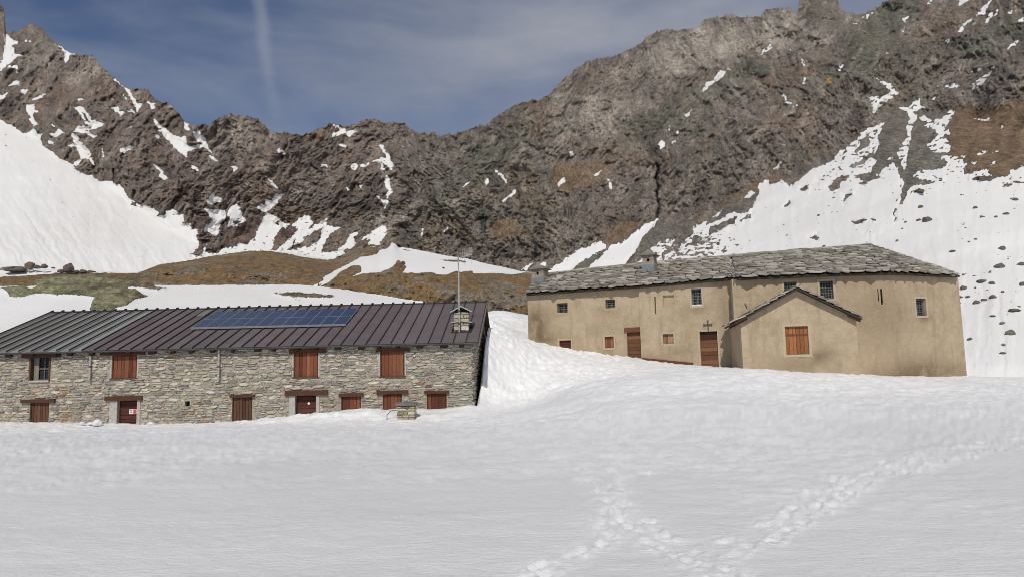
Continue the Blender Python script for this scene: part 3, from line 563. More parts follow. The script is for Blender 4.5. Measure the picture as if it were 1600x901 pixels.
# ---- terrace and hills between the houses and the mountain
T_f = ip([(-700, 412), (0, 424), (70, 423), (150, 424), (218, 428), (260, 430), (330, 432), (400, 438), (470, 444), (500, 447), (560, 455), (650, 470), (700, 478), (757, 489), (830, 499), (900, 520), (1000, 560), (1200, 590), (2300, 590)])
crest_f = ip([(-700, 406), (0, 420), (100, 421), (212, 426), (222, 424), (250, 413), (290, 408), (330, 400), (360, 396), (390, 392), (415, 392), (440, 393), (470, 397), (500, 403), (520, 405), (540, 400), (555, 392), (575, 386), (585, 385), (598, 390), (610, 378), (616, 379), (622, 386), (640, 388), (665, 393), (700, 400), (730, 404), (760, 412), (790, 418), (815, 424), (840, 426), (880, 436), (950, 470), (1100, 560), (1300, 592), (2300, 596)])
def hills():
    xs = np.concatenate([np.arange(-700, -40, 9.0), np.arange(-40, 960, 1.8), np.arange(960, 2300, 12.0)])
    nx = len(xs)
    r1, r2 = 70, 100
    yT = T_f(xs); yc = np.mean([crest_f(xs + k) for k in np.linspace(-9, 9, 9)], 0); yj = (crest_f(xs) - yc) + perlin(np.stack([xs * .25, xs * 0, xs * 0], -1)) * 1.0 * (xs > 215)
    y0 = np.interp(xs, [-700, 0, 800, 1000, 2300], [640, 635, 596, 600, 600])
    v1 = np.linspace(0, 1, r1)[:, None]; v2 = np.linspace(0, 1, r2)[1:, None]
    Ya = y0 + (yT - y0) * v1 ** .8
    Yb = yT + (yc - yT) * v2 + yj * sstep(.85, 1, v2)
    Y = np.concatenate([Ya, Yb], 0); X = np.broadcast_to(xs, Y.shape).copy()
    Da = 40 + 42 * v1 ** 1.4 + 0 * xs
    kk = np.clip(np.mean([T_f(xs + k) - crest_f(xs + k) for k in np.linspace(-55, 55, 45)], 0) / 45, 0.02, 1)
    Dbb = 82 + (4 + 26 * kk) * (0.15 * v2 + .85 * v2 ** 2.2)
    D = np.concatenate([Da, Dbb], 0)
    P = at(X, Y, D); d = pdir(X, Y)
    wx = fbm(np.stack([X * .05, Y * .07, 0 * X], -1), 4, .6) * 5; wy = fbm(np.stack([X * .06, Y * .09, 0 * X + 9], -1), 4, .6) * 3
    K = lambda p: Z(460, 370, 4.21, p)
    K4 = lambda p: Z(0, 400, 6.15, p)
    snowp = [
        K([(-3000, 330), (0, 313), (160, 325), (330, 345), (500, 370), (700, 403), (900, 432), (1100, 440), (1255, 485), (1560, 530), (1560, 1100), (-9000, 1100), (-9000, 180), (-1100, 215)]),
        K([(120, 325), (180, 290), (190, 265), (260, 225), (330, 190), (390, 160), (430, 135), (500, 125), (545, 112), (560, 85), (620, 75), (640, 35), (665, 45), (680, 70), (900, 60), (1080, 100), (1700, 200), (1700, 232), (1560, 235), (1430, 245), (1180, 240), (1170, 225), (1100, 235), (1060, 225), (1000, 250), (930, 245), (900, 235), (800, 240), (700, 235), (740, 200), (720, 180), (670, 175), (620, 215), (560, 235), (450, 245), (380, 262), (440, 230), (430, 190), (395, 185), (330, 215), (220, 300), (160, 330)]),
        K([(-200, 90), (-60, 110), (0, 122), (80, 140), (190, 152), (230, 148), (300, 130), (335, 100), (300, 80), (250, 60), (-200, 30)]),
        K([(480, 62), (590, 62), (580, 68), (480, 70)]),
        [(-900, 424), (216, 427), (216, 380), (-900, 380)],
        [(900, 500), (2400, 500), (2400, 760), (900, 760)],
    ]
    rockp = [
        K4([(10, 310), (100, 310), (230, 305), (300, 325), (350, 305), (330, 235), (480, 215), (600, 205), (740, 198), (930, 203), (1100, 212), (1000, 225), (1250, 245), (1420, 265), (1440, 290), (1595, 320), (1520, 335), (1420, 320), (1300, 300), (1210, 315), (1230, 330), (1300, 325), (1340, 360), (1420, 385), (1290, 430), (1180, 480), (1060, 530), (860, 560), (880, 450), (920, 400), (800, 380), (600, 378), (330, 370), (210, 400), (100, 400), (80, 360)]),
        K([(-140, 375), (0, 372), (80, 376), (200, 385), (260, 395), (250, 405), (100, 405), (-20, 403), (-80, 390)]), K([(-10, 413), (50, 414), (30, 420)]),
        K4([(0, 135), (40, 100), (160, 75), (230, 62), (300, 70), (290, 100), (300, 140), (430, 148), (380, 148), (0, 150)]),
        K([(970, 152), (1020, 148), (1130, 158), (1135, 170), (1080, 165), (1000, 162)]), K([(715, 86), (760, 88), (740, 95)]), K([(970, 205), (985, 203), (985, 210)]),
    ]
    sn = union_sd(X + wx * .4, Y + wy * .35, snowp)
    ro = union_sd(X + wx * .6, Y + wy * .5, rockp)
    sn = np.minimum(sn, -ro) + fbm(np.stack([X * .3, Y * .5, 0 * X], -1), 2) * .8
    rest = np.clip(-sn / 4, 0, 1)
    terr = sstep(-3, 3, ro) * (Y > yT - 3)
    cliff = np.clip(sstep(0, .4, perlin(P / 6) + .15) + sstep(700, 800, X) * sstep(430, 455, Y), 0, 1)
    hs = np.stack([X * .075, 0 * X, -Y * .075], -1)
    n1 = fbm(hs / 1.6, 5, .65); n2 = ridged(np.stack([X * .075 + Y * .04, 0 * X, -Y * .075 + X * .02], -1) / 2.2, 4, .65); n2 -= n2.mean()
    disp = rest * (n1 * .75 - n2 * .8 * cliff - .25) + (fbm(P / 9, 3) * .9 + fbm(P / 2.5, 3) * .12) * (1 - rest)
    disp = disp * sstep(0, .2, np.minimum(1, np.concatenate([v1, v2 * 0 + 1], 0) + 0 * X)) * (1 - .55 * terr) * 1
    P = CAM + d * ((D + disp) / d[..., 1])[..., None]
    P[..., 2] += terr * (.25 + fbm(P / 1.3, 3) * .2)
    t1 = fbm(P / 3, 4, .6); t2 = fbm(P / .9, 3, .6); t3 = fbm(P / 8 + 30, 3)
    def mixc(a, b, f): return a + (b - a) * f[..., None]
    Cc = np.broadcast_to(np.array([.235, .155, .08]), X.shape + (3,)).copy()
    Cc = mixc(Cc, np.array([.16, .13, .085]), sstep(-.1, .5, t1))
    Cc = mixc(Cc, np.array([.25, .22, .18]) * (1 + .5 * t2[..., None]), np.clip(cliff * .7 * sstep(-.3, .3, t1 + t3), 0, 1))
    Cc = mixc(Cc, np.array([.31, .20, .095]), sstep(.25, .7, t2) * .5)
    Cc = mixc(Cc, np.array([.07, .06, .045]), sstep(.2, .8, -t2) * .6)
    lich = mixc(np.broadcast_to(np.array([.26, .25, .15]), X.shape + (3,)), np.array([.15, .12, .085]), sstep(-.1, .4, t1 + (X - 170) / 140))
    Cc = mixc(Cc, lich * (1 + .5 * t2[..., None]), terr)
    rad = (P[-1] - CAM) * np.array([1, 1, 0]); rad /= np.linalg.norm(rad, axis=1)[:, None]
    b = np.stack([P[-1] + rad * k * 6.0 + np.array([0, 0, -k * k * 1.2 - 1]) for k in (1, 2, 4)], 0)
    ext = lambda a: np.concatenate([a, np.repeat(a[-1:], 3, 0)], 0)
    gridmesh('hillside', np.concatenate([P, b], 0), M['hill'], {'snow': ext(np.clip(sn, -20, 20))}, ext(Cc))
    return xs, X, Y, P
hl_xs, hlX, hlY, hlP = hills()
def on_hill(x, y):
    j = int(np.argmin(np.abs(hl_xs - x))); i = int(np.argmin(np.abs(hlY[:, j] - y))); return hlP[i, j]

# ---- the two buildings' plan (needed by the ground)
DH = 31.0
house_c = at(738, 600, DH)                                   # right front corner of the stone house
uh = np.array([math.cos(math.radians(1.4)), -math.sin(math.radians(1.4)), 0.0])
FH = Frame(house_c - uh * 21.3, house_c)                     # stone house front, u runs left to right
bk = -FH.n                                                    # horizontal, away from us
pA = at(825, 500, 42.0); pB = at(1146, 500, 37.2)
pC = at(1147, 500, 35.75); pE = at(1394, 500, 34.7); pG = at(1503, 500, 36.1)

# ---- near snow ground
def GP(x, y, D): return at(x, y, D)
ctrl = [GP(*c) for c in [
    (-150, 660, 31), (0, 659, 31), (120, 660, 31), (200, 661, 31), (300, 660, 31), (380, 656, 31), (440, 651, 31), (490, 645, 31), (550, 638, 31), (600, 637, 31), (690, 638, 31), (738, 631, 31),
    (640, 655, 29), (300, 664, 29), (100, 665, 29.5),
    (765, 622, 32), (800, 612, 33), (850, 596, 34.5), (900, 576, 36.5), (748, 600, 32.2), (750, 560, 33.6), (753, 530, 35), (800, 560, 35.6), (840, 560, 37), (757, 508, 38), (790, 520, 40), (790, 590, 34),
    (826, 527, 42), (850, 534, 41.4), (880, 541, 40.8), (950, 552, 39.7), (1000, 559.5, 39), (1060, 566, 38.2), (1147, 575, 36.3), (1240, 578, 34.9), (1346, 584, 34.2), (1510, 587, 35.9), (1600, 589, 37), (1800, 590, 38), (2100, 600, 40),
    (1161, 573, 33.2), (1250, 579.5, 32.4), (1343, 584.5, 32),
    (758, 488, 48), (790, 491.5, 49), (824, 498, 50), (870, 508, 52), (790, 508, 44), (757, 498, 43),
    (900, 600, 31), (1000, 610, 28), (1200, 605, 28), (1400, 610, 28), (1600, 612, 28),
]]
for X_, Y_, z_ in [(-30, 2, 0), (0, 2, 0), (30, 2, 0), (-12, 6, 0), (0, 6, 0), (12, 6, 0), (-18, 14, -.02), (0, 13, 0), (18, 14, .05), (-24, 22, 0), (-8, 22, .02), (6, 22, .1), (20, 22, .35), (34, 24, .4),
                   (-30, 40, .1), (-15, 40, .3), (-4, 40, 1.2), (-5, 48, 2.0), (-30, 60, -.5), (0, 62, 2.2), (30, 60, .35), (50, 60, .2), (0, 115, -1), (50, 115, -2.0), (100, 115, -2.0), (-60, 115, -1), (-60, 30, 0), (70, 30, .4), (20, 50, 1.2), (16, 60, 1.0)]:
    ctrl.append(np.array([X_, Y_, z_], float))
ctrl = np.array(ctrl)
def tps_fit(pts, lam=0.02):
    n = len(pts); xy = pts[:, :2]
    r2 = ((xy[:, None] - xy[None]) ** 2).sum(-1); K = .5 * r2 * np.log(r2 + 1e-9); K[np.arange(n), np.arange(n)] = lam
    Pm = np.concatenate([np.ones((n, 1)), xy], 1)
    Am = np.zeros((n + 3, n + 3)); Am[:n, :n] = K; Am[:n, n:] = Pm; Am[n:, :n] = Pm.T
    return np.linalg.solve(Am, np.concatenate([pts[:, 2], np.zeros(3)]))
tw = tps_fit(ctrl)
def ground_z(x, y):
    x = np.asarray(x, float); y = np.asarray(y, float); z = tw[-3] + tw[-2] * x + tw[-1] * y
    for k in range(len(ctrl)):
        r2 = (x - ctrl[k, 0]) ** 2 + (y - ctrl[k, 1]) ** 2
        z = z + tw[k] * .5 * r2 * np.log(r2 + 1e-9)
    # inside / right beside the stone house the wind scour keeps the snow low
    ux = (x - FH.O[0]) * FH.u[0] + (y - FH.O[1]) * FH.u[1] - FH.L
    vx = (x - FH.O[0]) * bk[0] + (y - FH.O[1]) * bk[1]
    inside = (ux < 0.10) & (vx > 0.1) & (vx < 12.4)
    lip = np.clip((ux - 0.10) / .2, 0, 1) ** .6
    low = np.minimum(z, .25)
    z = np.where(inside, low, np.where((ux >= .10) & (vx > .2) & (vx < 12.4) & (ux < .5), low + (z - low) * lip, z))
    return z
foot = []
def gxy(x, y): P = onplane(np.array(x, float), np.array(y, float), np.array([0, 0, 0.02]), np.array([0, 0, 1.0])); return P[:2]
for path, wd in (([(870, 700), (925, 745), (955, 775), (985, 805), (1030, 838), (1075, 860), (1110, 885), (1150, 915)], .16), ([(790, 900), (850, 880), (915, 858), (945, 825), (965, 790), (960, 745), (965, 700)], .12),
                 ([(1080, 875), (1140, 852), (1200, 832), (1250, 800), (1285, 765), (1330, 735), (1400, 712), (1480, 695), (1620, 672)], .18), ([(1260, 805), (1310, 772), (1350, 742), (1430, 722), (1500, 708), (1620, 684)], .10), ([(985, 740), (1030, 720)], .1), ([(560, 690), (0, 765)], .05)):
    pp = [gxy(a, b) for a, b in path]
    for a, b in zip(pp[:-1], pp[1:]):
        L = np.linalg.norm(b - a); k = max(1, int(L / .22)); dr = (b - a) / L; nn = np.array([-dr[1], dr[0]])
        for i in range(k):
            c = a + (b - a) * (i + random.random() * .6) / k + nn * random.choice((-1, 1)) * wd * (.35 + random.random() * .65)
            foot.append((c[0], c[1], dr[0], dr[1], random.uniform(.6, 1.2) * (0.4 if wd < .06 else 1)))
def ground():
    xs = np.concatenate([np.arange(-900, -30, 12.0), np.arange(-30, 1632, 1.9), np.arange(1632, 2500, 12.0)])
    dn = 1 / np.linspace(1 / 3.0, 1 / 25.0, 235)
    Dr = np.concatenate([dn, np.arange(25.12, 52, .16), np.arange(52, 118, 1.5)])
    X = np.broadcast_to(xs, (len(Dr), len(xs))); D = np.broadcast_to(Dr[:, None], X.shape)
    d = pdir(X, 585 + 0 * X); Pw = CAM + d * (D / d[..., 1])[..., None]
    x = Pw[..., 0]; y = Pw[..., 1]
    z = ground_z(x, y)
    q = np.stack([x, y, 0 * x], -1)
    bankm = sstep(-2.4, -1.2, x) * sstep(7.5, 4.0, x) * sstep(31, 33, y) * sstep(45, 40, y) * sstep(.3, .9, z)
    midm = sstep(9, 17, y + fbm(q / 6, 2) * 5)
    z = z + fbm(q / np.array([5, 4, 1]), 3) * .035 + fbm(q / np.array([1.3, .9, 1]) + 5, 3, .6) * .018 * (.5 + midm) * (y < 60)
    # sun cups: sharp little ridges
    cup = np.abs(perlin(q / np.array([.62, .42, 1]) + 3)) + .5 * np.abs(perlin(q / np.array([.3, .2, 1]) + 13))
    cup = cup + .6 * np.abs(perlin(q / np.array([1.5, .5, 1]) + 23))
    z = z - cup * (.016 + .07 * midm) * (y < 60)
    zb = np.stack([x, y * .75, z * 1.0], -1)
    cb = np.abs(perlin(zb / np.array([.5, .4, .26]))) * .24 + np.abs(perlin(zb / np.array([.26, .26, .26]))) * .10
    z = z - bankm * cb * .8
    # cleared berm in front of the stone house doors
    px_, py_ = topx(np.stack([x, y, z], -1))
    bx = sstep(310, 430, px_) * sstep(745, 690, px_)
    berm = np.exp(-((y - 30.1) / .55) ** 2) * bx * .16
    z = z + berm * (1 + fbm(q / .5, 2) * .5)
    trk = np.zeros_like(x)
    for fx, fy, dx, dy, s in foot:
        D_ = fy; j0 = np.searchsorted(Dr, D_ - .6); j1 = np.searchsorted(Dr, D_ + .6)
        cxp = topx(np.array([fx, fy, 0]))[0]; hw = .6 * F / fy
        i0 = np.searchsorted(xs, cxp - hw); i1 = np.searchsorted(xs, cxp + hw)
        sl = (slice(j0, j1), slice(i0, i1))
        a = (x[sl] - fx) * dx + (y[sl] - fy) * dy; b = -(x[sl] - fx) * dy + (y[sl] - fy) * dx
        r = np.sqrt((a / .12) ** 2 + (b / .06) ** 2)
        z[sl] += s * (-.026 * np.exp(-r ** 2) + .018 * np.exp(-((r - 1.5) / .5) ** 2))
        trk[sl] = np.maximum(trk[sl], s * np.exp(-(r / 2.9) ** 2))
    z = z + np.clip(trk, 0, 1) * fbm(q / .09, 3, .6) * .018
    P = np.stack([x, y, z], -1)
    sun_bright = midm * (sstep(-.30, .25, fbm(q / np.array([.6, .34, 1]) + 2, 4, .7)) * .75 + .25) * sstep(-.9, .1, fbm(q / np.array([7, 4, 1]) + 12, 3)) + bankm * .4  # patchy mask for the painted sunlit brightening, mid-ground plus bank
    gridmesh('snow_field', P, M['snow'], {'sun_bright': np.clip(sun_bright * (1 - .35 * sstep(34, 22, y)), 0, 1), 'track': np.clip(trk, 0, 1) * sstep(-.45, .45, fbm(q / np.array([.3, .12, 1]), 3))})
    # coarse snow round and behind the camera
    g = np.linspace(-400, 400, 81); gx, gy = np.meshgrid(g, g - 150)
    gz = -3.0 - .008 * np.hypot(gx, gy) + 0 * gx
    rr = gy < 1.0
    gz = np.where(gy < 2.6, np.where(gy > -8, -.25, -.25 + .01 * (gy + 8)), gz)
    gridmesh('snow_plain', np.stack([gx, gy, gz], -1), M['snow'], {'track': 0 * gx})
ground()

# ================================================================== BUILDINGS
def planks(name, parent, fr, r, d, n, tones, horizontal=False, mat='wood', frame=True, ledge=True, thick=.035, label=None):
    """a boarded leaf: backing frame as the part, each plank a child"""
    u0, u1, z0, z1 = r
    fb = MB(); c = tones[0]
    fb.box(fr, u0, u1, z0, z1, d - .03, d - .005, tuple(a * .45 for a in c))
    if frame:
        e = .045
        for a in ((u0 - .01, u0 + e, z0, z1), (u1 - e, u1 + .01, z0, z1)): fb.box(fr, *a, d - .01, d + thick + .012, tuple(x * .62 for x in c))
        fb.box(fr, u0 + e, u1 - e, z1 - e, z1, d - .01, d + thick + .012, tuple(x * .55 for x in c))
    o = fb.build(name, M[mat], parent)
    if label: o['label'] = label
    e = .05 if frame else 0
    a0, a1 = (z0 + .0, z1 - e) if horizontal else (u0 + e, u1 - e)
    edges = [a0 + (a1 - a0) * (k / n) for k in range(n + 1)]
    for k in range(1, n): edges[k] += random.uniform(-.12, .12) * (a1 - a0) / n
    for k in range(n):
        t = random.choice(tones); v = random.uniform(.8, 1.2); t = tuple(x * v for x in t)
        b = MB(); g = .007; th = thick + random.uniform(-.005, .005)
        if horizontal: b.box(fr, u0 + e, u1 - e, edges[k] + g, edges[k + 1] - g, d, d + th, t)
        else: b.box(fr, edges[k] + g, edges[k + 1] - g, z0 + .01, z1 - e, d, d + th, t)
        b.build('plank', M[mat], o)
    return o
def lintel(parent, fr, x0, y0, x1, y1, tone, d1=.10, mat='beam', name='lintel'):
    u0, u1, z0, z1 = fr.rect(x0, y0, x1, y1)
    b = MB(); n = 7
    vs = []; 
    for k in range(n + 1):
        u = u0 + (u1 - u0) * k / n; j = lambda s: random.uniform(-s, s)
        vs += [fr.p(u, z0 + j(.012), -.05), fr.p(u, z0 + j(.012), d1 + j(.01)), fr.p(u, z1 + j(.012), d1 + j(.01)), fr.p(u, z1, -.05)]
    fs = [(4 * k + i, 4 * k + (i + 1) % 4, 4 * k + 4 + (i + 1) % 4, 4 * k + 4 + i) for k in range(n) for i in range(4)] + [(0, 1, 2, 3), (4 * n + 3, 4 * n + 2, 4 * n + 1, 4 * n)]
    b.add(vs, fs, tone)
    return b.build(name, M[mat], parent)
def wall(name, parent, fr, u0, u1, zb, zt0, zt1, holes, mat, thick=.5, d=0.0, stains=()):
    """wall with real openings; top may slope from zt0 to zt1"""
    us = sorted({u0, u1} | {h[0] for h in holes} | {h[1] for h in holes} | set(np.linspace(u0, u1, max(2, int((u1 - u0) / .35))).tolist()))
    zcap = min(zt0, zt1) - .05
    zs = sorted({zb, zcap} | {h[2] for h in holes} | {h[3] for h in holes} | set(np.linspace(zb, zcap, max(2, int((zcap - zb) / .35))).tolist()))
    zs = [z for z in zs if zb <= z <= zcap] + ['top']
    zt = lambda u: zt0 + (zt1 - zt0) * (u - u0) / (u1 - u0)
    idx = {}; b = MB(); vlist = []; cl = []
    def V(i, j, dd):
        k = (i, j, dd)
        if k not in idx:
            u = us[i]; z = zt(u) if zs[j] == 'top' else zs[j]
            wob = 0.0
            if mat is M['stucco'] and dd == 0: wob = float(perlin(np.array([[u * .9, z * .9, u0 + 3.0]]))[0]) * .02
            P = fr.p(u, z, d + (wob if dd == 0 else -thick)); st = 1.0
            if stains:
                x, y = topx(np.array(P))
                for sx, sy, rx, ry, a in stains: st -= a * math.exp(-((x - sx) / rx) ** 2 - ((y - sy) / ry) ** 2)
            idx[k] = len(vlist); vlist.append(P); cl.append((max(0, st),) * 3)
        return idx[k]
    ni, nj = len(us) - 1, len(zs) - 1
    solid = np.ones((ni, nj), bool)
    for i in range(ni):
        for j in range(nj):
            um = (us[i] + us[i + 1]) / 2; za = zs[j]; zc = zt(um) if zs[j + 1] == 'top' else zs[j + 1]; zm = (za + zc) / 2
            if any(h[0] < um < h[1] and h[2] < zm < h[3] for h in holes): solid[i, j] = False
    fs = []
    for i in range(ni):
        for j in range(nj):
            if not solid[i, j]: continue
            fs.append((V(i, j, 0), V(i + 1, j, 0), V(i + 1, j + 1, 0), V(i, j + 1, 0)))
            fs.append((V(i, j, 1), V(i, j + 1, 1), V(i + 1, j + 1, 1), V(i + 1, j, 1)))
            if i == 0 or not solid[i - 1, j]: fs.append((V(i, j, 0), V(i, j + 1, 0), V(i, j + 1, 1), V(i, j, 1)))
            if i == ni - 1 or not solid[i + 1, j]: fs.append((V(i + 1, j, 0), V(i + 1, j, 1), V(i + 1, j + 1, 1), V(i + 1, j + 1, 0)))
            if j == 0 or not solid[i, j - 1]: fs.append((V(i, j, 0), V(i, j, 1), V(i + 1, j, 1), V(i + 1, j, 0)))
            if j == nj - 1 or not solid[i, j + 1]: fs.append((V(i, j + 1, 0), V(i + 1, j + 1, 0), V(i + 1, j + 1, 1), V(i, j + 1, 1)))
    b.v = [tuple(map(float, p)) for p in vlist]; b.f = fs; b.c = cl
    return b.build(name, mat, parent)
def prism(outline, n, depth, tone, mbd, back=None):
    """outline: list of world points in order; extruded along -n by depth"""
    k = len(outline); o = [np.array(p, float) for p in outline]; bk_ = [p - np.array(n) * depth for p in o]
    mbd.add(o + bk_, [tuple(range(k)), tuple(range(2 * k - 1, k - 1, -1))] + [(i, k + i, k + (i + 1) % k, (i + 1) % k) for i in range(k)], tone)
STONE_T = [(.47, .405, .305), (.43, .385, .305), (.38, .335, .26), (.52, .455, .35), (.30, .27, .22), (.45, .37, .26), (.25, .23, .195), (.54, .49, .39), (.40, .35, .265), (.35, .325, .27)]
def stone_piece(fr, u, z, w_, h_, d0, dd, tone, mbd):
    """an irregular rubble stone with a narrowed, slightly tilted face (about 20 triangles)"""
    n = random.choice((5, 6, 6, 7)); base = []; front = []
    ph = random.random() * 6.28; tilt = random.uniform(-.25, .25) * h_
    for k in range(n):
        a = 2 * math.pi * k / n + random.uniform(-.22, .22)
        c, s = math.cos(a), math.sin(a)
        f = 1 / max(abs(c) ** 2.6 + abs(s) ** 2.6, 1e-6) ** (1 / 2.6)
        x = c * f * w_ / 2; y = s * f * h_ / 2 + x * tilt / max(w_, .01)
        base.append(fr.p(u + x, z + y, d0)); q = random.uniform(.80, .93)
        front.append(fr.p(u + x * q, z + y * q * .97, d0 + dd * random.uniform(.75, 1.1)))
    mbd.add(base + front, [tuple(range(n, 2 * n))] + [(i, (i + 1) % n, n + (i + 1) % n, n + i) for i in range(n)], tone)
def rubble(fr, u0, u1, zfun0, z1, holes, d0=.0, seedv=1, hmean=.112, wmean=.33):
    """list of (size, builder) stones laid in wavering courses"""
    rs = random.Random(seedv); out = []; z = zfun0
    while z < z1 + .02:
        h = rs.uniform(.6, 1.5) * hmean; u = u0 + rs.uniform(-.1, 0)
        while u < u1:
            w_ = rs.uniform(.45, 1.75) * wmean
            if u + w_ > u1 - .05: w_ = max(.12, u1 - u)
            cu, cz = u + w_ / 2, z + h / 2 + .07 * math.sin(cu_ := (u * .9 + z * 2)) * rs.random()
            ok = cz + h / 2 < z1 + .03
            for a in holes:
                if cu + w_ / 2 > a[0] - .01 and cu - w_ / 2 < a[1] + .01 and cz + h / 2 > a[2] - .01 and cz - h / 2 < a[3] + .01:
                    # trim against the opening
                    if cu < a[0]: w_ = max(.0, 2 * (a[0] - .01 - cu)); 
                    elif cu > a[1]: w_ = max(.0, 2 * (cu - a[1] - .01))
                    else: ok = False
            hh = h
            if ok and w_ > .09:
                # sometimes two thin stones above each other
                if rs.random() < .35:
                    out.append((cu, cz - hh * .24, w_ * .97, hh * .47)); out.append((cu + rs.uniform(-.03, .03), cz + hh * .25, w_ * .95, hh * .45))
                else: out.append((cu, cz, w_ * .97, hh * rs.uniform(.82, .98)))
            u += max(w_, .12) + .004
        z += h * .97
    return out

# ---------------------------------------------------------------- stone house
Zb = -0.7
SH = empty('stone_house', FH.p(FH.L / 2, 0, -5.8), 'long rubble stone farmhouse with brown sheet metal roof and red shutters, half buried in snow', 'house')
RUST_W = [(.165, .055, .030), (.20, .070, .036), (.13, .045, .026), (.24, .095, .05)]
BROWN_W = [(.105, .052, .032), (.125, .06, .036), (.085, .042, .028)]
LIN = (.085, .040, .026)
UPo = [(46, 556, 79, 595), (175, 554, 214, 590), (459, 549, 497, 588), (594, 547, 632, 587)]
LOo = [(46, 626, 76, 676), (183, 625, 214, 676), (362.5, 619, 394, 672), (461, 617, 494, 664), (533, 618, 564, 655), (598, 615, 628, 655), (667, 613, 698, 655)]
VENT = (289, 626, 297, 634)
holes = [FH.rect(*r) for r in UPo + LOo + [VENT]]
jambs = [(171, 622, 183, 676), (214, 622, 219, 676), (452, 615, 461, 664), (494, 615, 499, 664)]
# roof geometry
W_H = 5.8
ze = FH.uz(600, 536.5, .26)[1]; zr = FH.uz(600, 475.5, -W_H)[1]
zwt = ze + .02
sw = wall('stone_wall', SH, FH, 0, FH.L, Zb, zwt, zwt, holes, M['mortar'])
sw['label'] = 'front wall of pale rubble stone'
avoid = holes + [FH.rect(*r) for r in jambs]
linp = [(36, 552, 95, 558), (158, 549, 227, 554), (453, 545.5, 510, 551), (588, 543.5, 640, 549), (34, 623, 87, 628.5), (165, 618, 223, 625), (360, 615.5, 399, 620), (446, 609, 513, 617), (530, 613.5, 568, 619), (589, 609, 638, 615), (663, 609.5, 702, 614)]
avoid += [FH.rect(*r) for r in linp]
st = rubble(FH, FH.uz(-30, 600)[0], FH.L, -.15, zwt - .04, avoid, seedv=5)
st.sort(key=lambda a: -a[2] * a[3])
rest_ = MB()
def stone_tone(u, z):
    x, y = topx(np.array(FH.p(u, z)))
    t = random.choice(STONE_T); v = random.uniform(.82, 1.15)
    # iron-stained stones low on the left half, green-grey ones toward the right corner
    pr = .10 * math.exp(-((y - 645) / 22) ** 2) * (1 if x < 520 else .4)
    for sx, sy, r_ in ((52, 609, 8), (98, 611, 13), (155, 608, 7), (96, 652, 12), (112, 652, 7), (668, 597, 12), (580, 610, 8), (268, 555, 8), (660, 598, 8)):
        if math.hypot(x - sx, (y - sy) * 1.6) < r_: pr = .85
    if random.random() < pr: t = random.choice(((.36, .19, .10), (.40, .27, .15), (.46, .33, .19), (.25, .13, .08)))
    if x > 700 and random.random() < .5: t = (.31, .30, .235)
    g_ = sum(t) / 3; t = tuple(.25 * g_ + .75 * a for a in t)
    return tuple(a * v * 1.03 for a in t)
for k, (u, z, w_, h_) in enumerate(st):
    if k < 285:
        b = MB(); stone_piece(FH, u, z, w_, h_, -.01, random.uniform(.03, .075), stone_tone(u, z), b)
        b.build('stone', M['stone'], sw)
    else: stone_piece(FH, u, z, w_, h_, -.01, random.uniform(.02, .07), stone_tone(u, z), rest_)
o = rest_.build('small_stones', M['stone'], sw); o['kind'] = 'stuff'
# gable walls
FG = Frame(FH.p(FH.L, 0, 0), FH.p(FH.L, 0, -2 * W_H))
def gable(fr, name):
    b = MB(); slope_drop = .10
    zz = lambda u: ze + (zr - ze) * (1 - abs(u - W_H) / W_H) - .06
    pts = [(0.012, Zb), (2 * W_H, Zb), (2 * W_H, zz(2 * W_H)), (W_H, zz(W_H)), (0.012, zz(0))]
    prism([fr.p(u, z, 0) for u, z in pts], fr.n, .45, (1, 1, 1), b)
    return b.build(name, M['mortar'], SH), zz
gw, gz_ = gable(FG, 'gable_wall')
gs = MB()
for (u, z, w_, h_) in rubble(FG, 0.02, 11.4, .2, zr - .2, [], seedv=9, hmean=.16, wmean=.42):
    if z + h_ < gz_(u) - .05: stone_piece(FG, u, z, w_, h_, -.01, random.uniform(.03, .09), tuple(a * .95 for a in random.choice(STONE_T)), gs)
o = gs.build('small_stones', M['stone'], gw); o['kind'] = 'stuff'
FL = Frame(FH.p(0, 0, -2 * W_H), FH.p(0, 0, 0)); gable(FL, 'gable_wall')
b = MB(); b.box(FH, .4, FH.L - .4, Zb, ze, -2 * W_H, -2 * W_H + .4); b.build('back_wall', M['mortar'], SH)
class Slope:
    """inclined plane frame: u along the eave, s up the slope, h normal"""
    def __init__(s, E0, E1, R0):
        s.O = np.array(E0, float); s.u = np.array(E1, float) - s.O; s.L = np.linalg.norm(s.u); s.u /= s.L
        r = np.array(R0, float) - s.O; r -= s.u * np.dot(r, s.u); s.S = np.linalg.norm(r); s.s = r / s.S
        s.n = np.cross(s.u, s.s)
        if s.n[2] < 0: s.n = -s.n
    def p(s, u, v, h=0.0): return s.O + s.u * u + s.s * v + s.n * h
    def us(s, x, y, h=0.0):
        P = onplane(x, y, s.O + s.n * h, s.n) - s.O; return float(np.dot(P, s.u)), float(np.dot(P, s.s))
    def box(s, mbd, u0, u1, v0, v1, h0, h1, tone=None):
        return mbd.hexa([s.p(u0, v0, h0), s.p(u1, v0, h0), s.p(u1, v1, h0), s.p(u0, v1, h0), s.p(u0, v0, h1), s.p(u1, v0, h1), s.p(u1, v1, h1), s.p(u0, v1, h1)], tone)
ov = .30
R1 = Slope(FH.p(-ov, ze, .26), FH.p(FH.L + ov, ze, .26), FH.p(-ov, zr, -W_H))
R2 = Slope(FH.p(FH.L + ov, ze, -2 * W_H - .26), FH.p(-ov, ze, -2 * W_H - .26), FH.p(FH.L + ov, zr, -W_H))
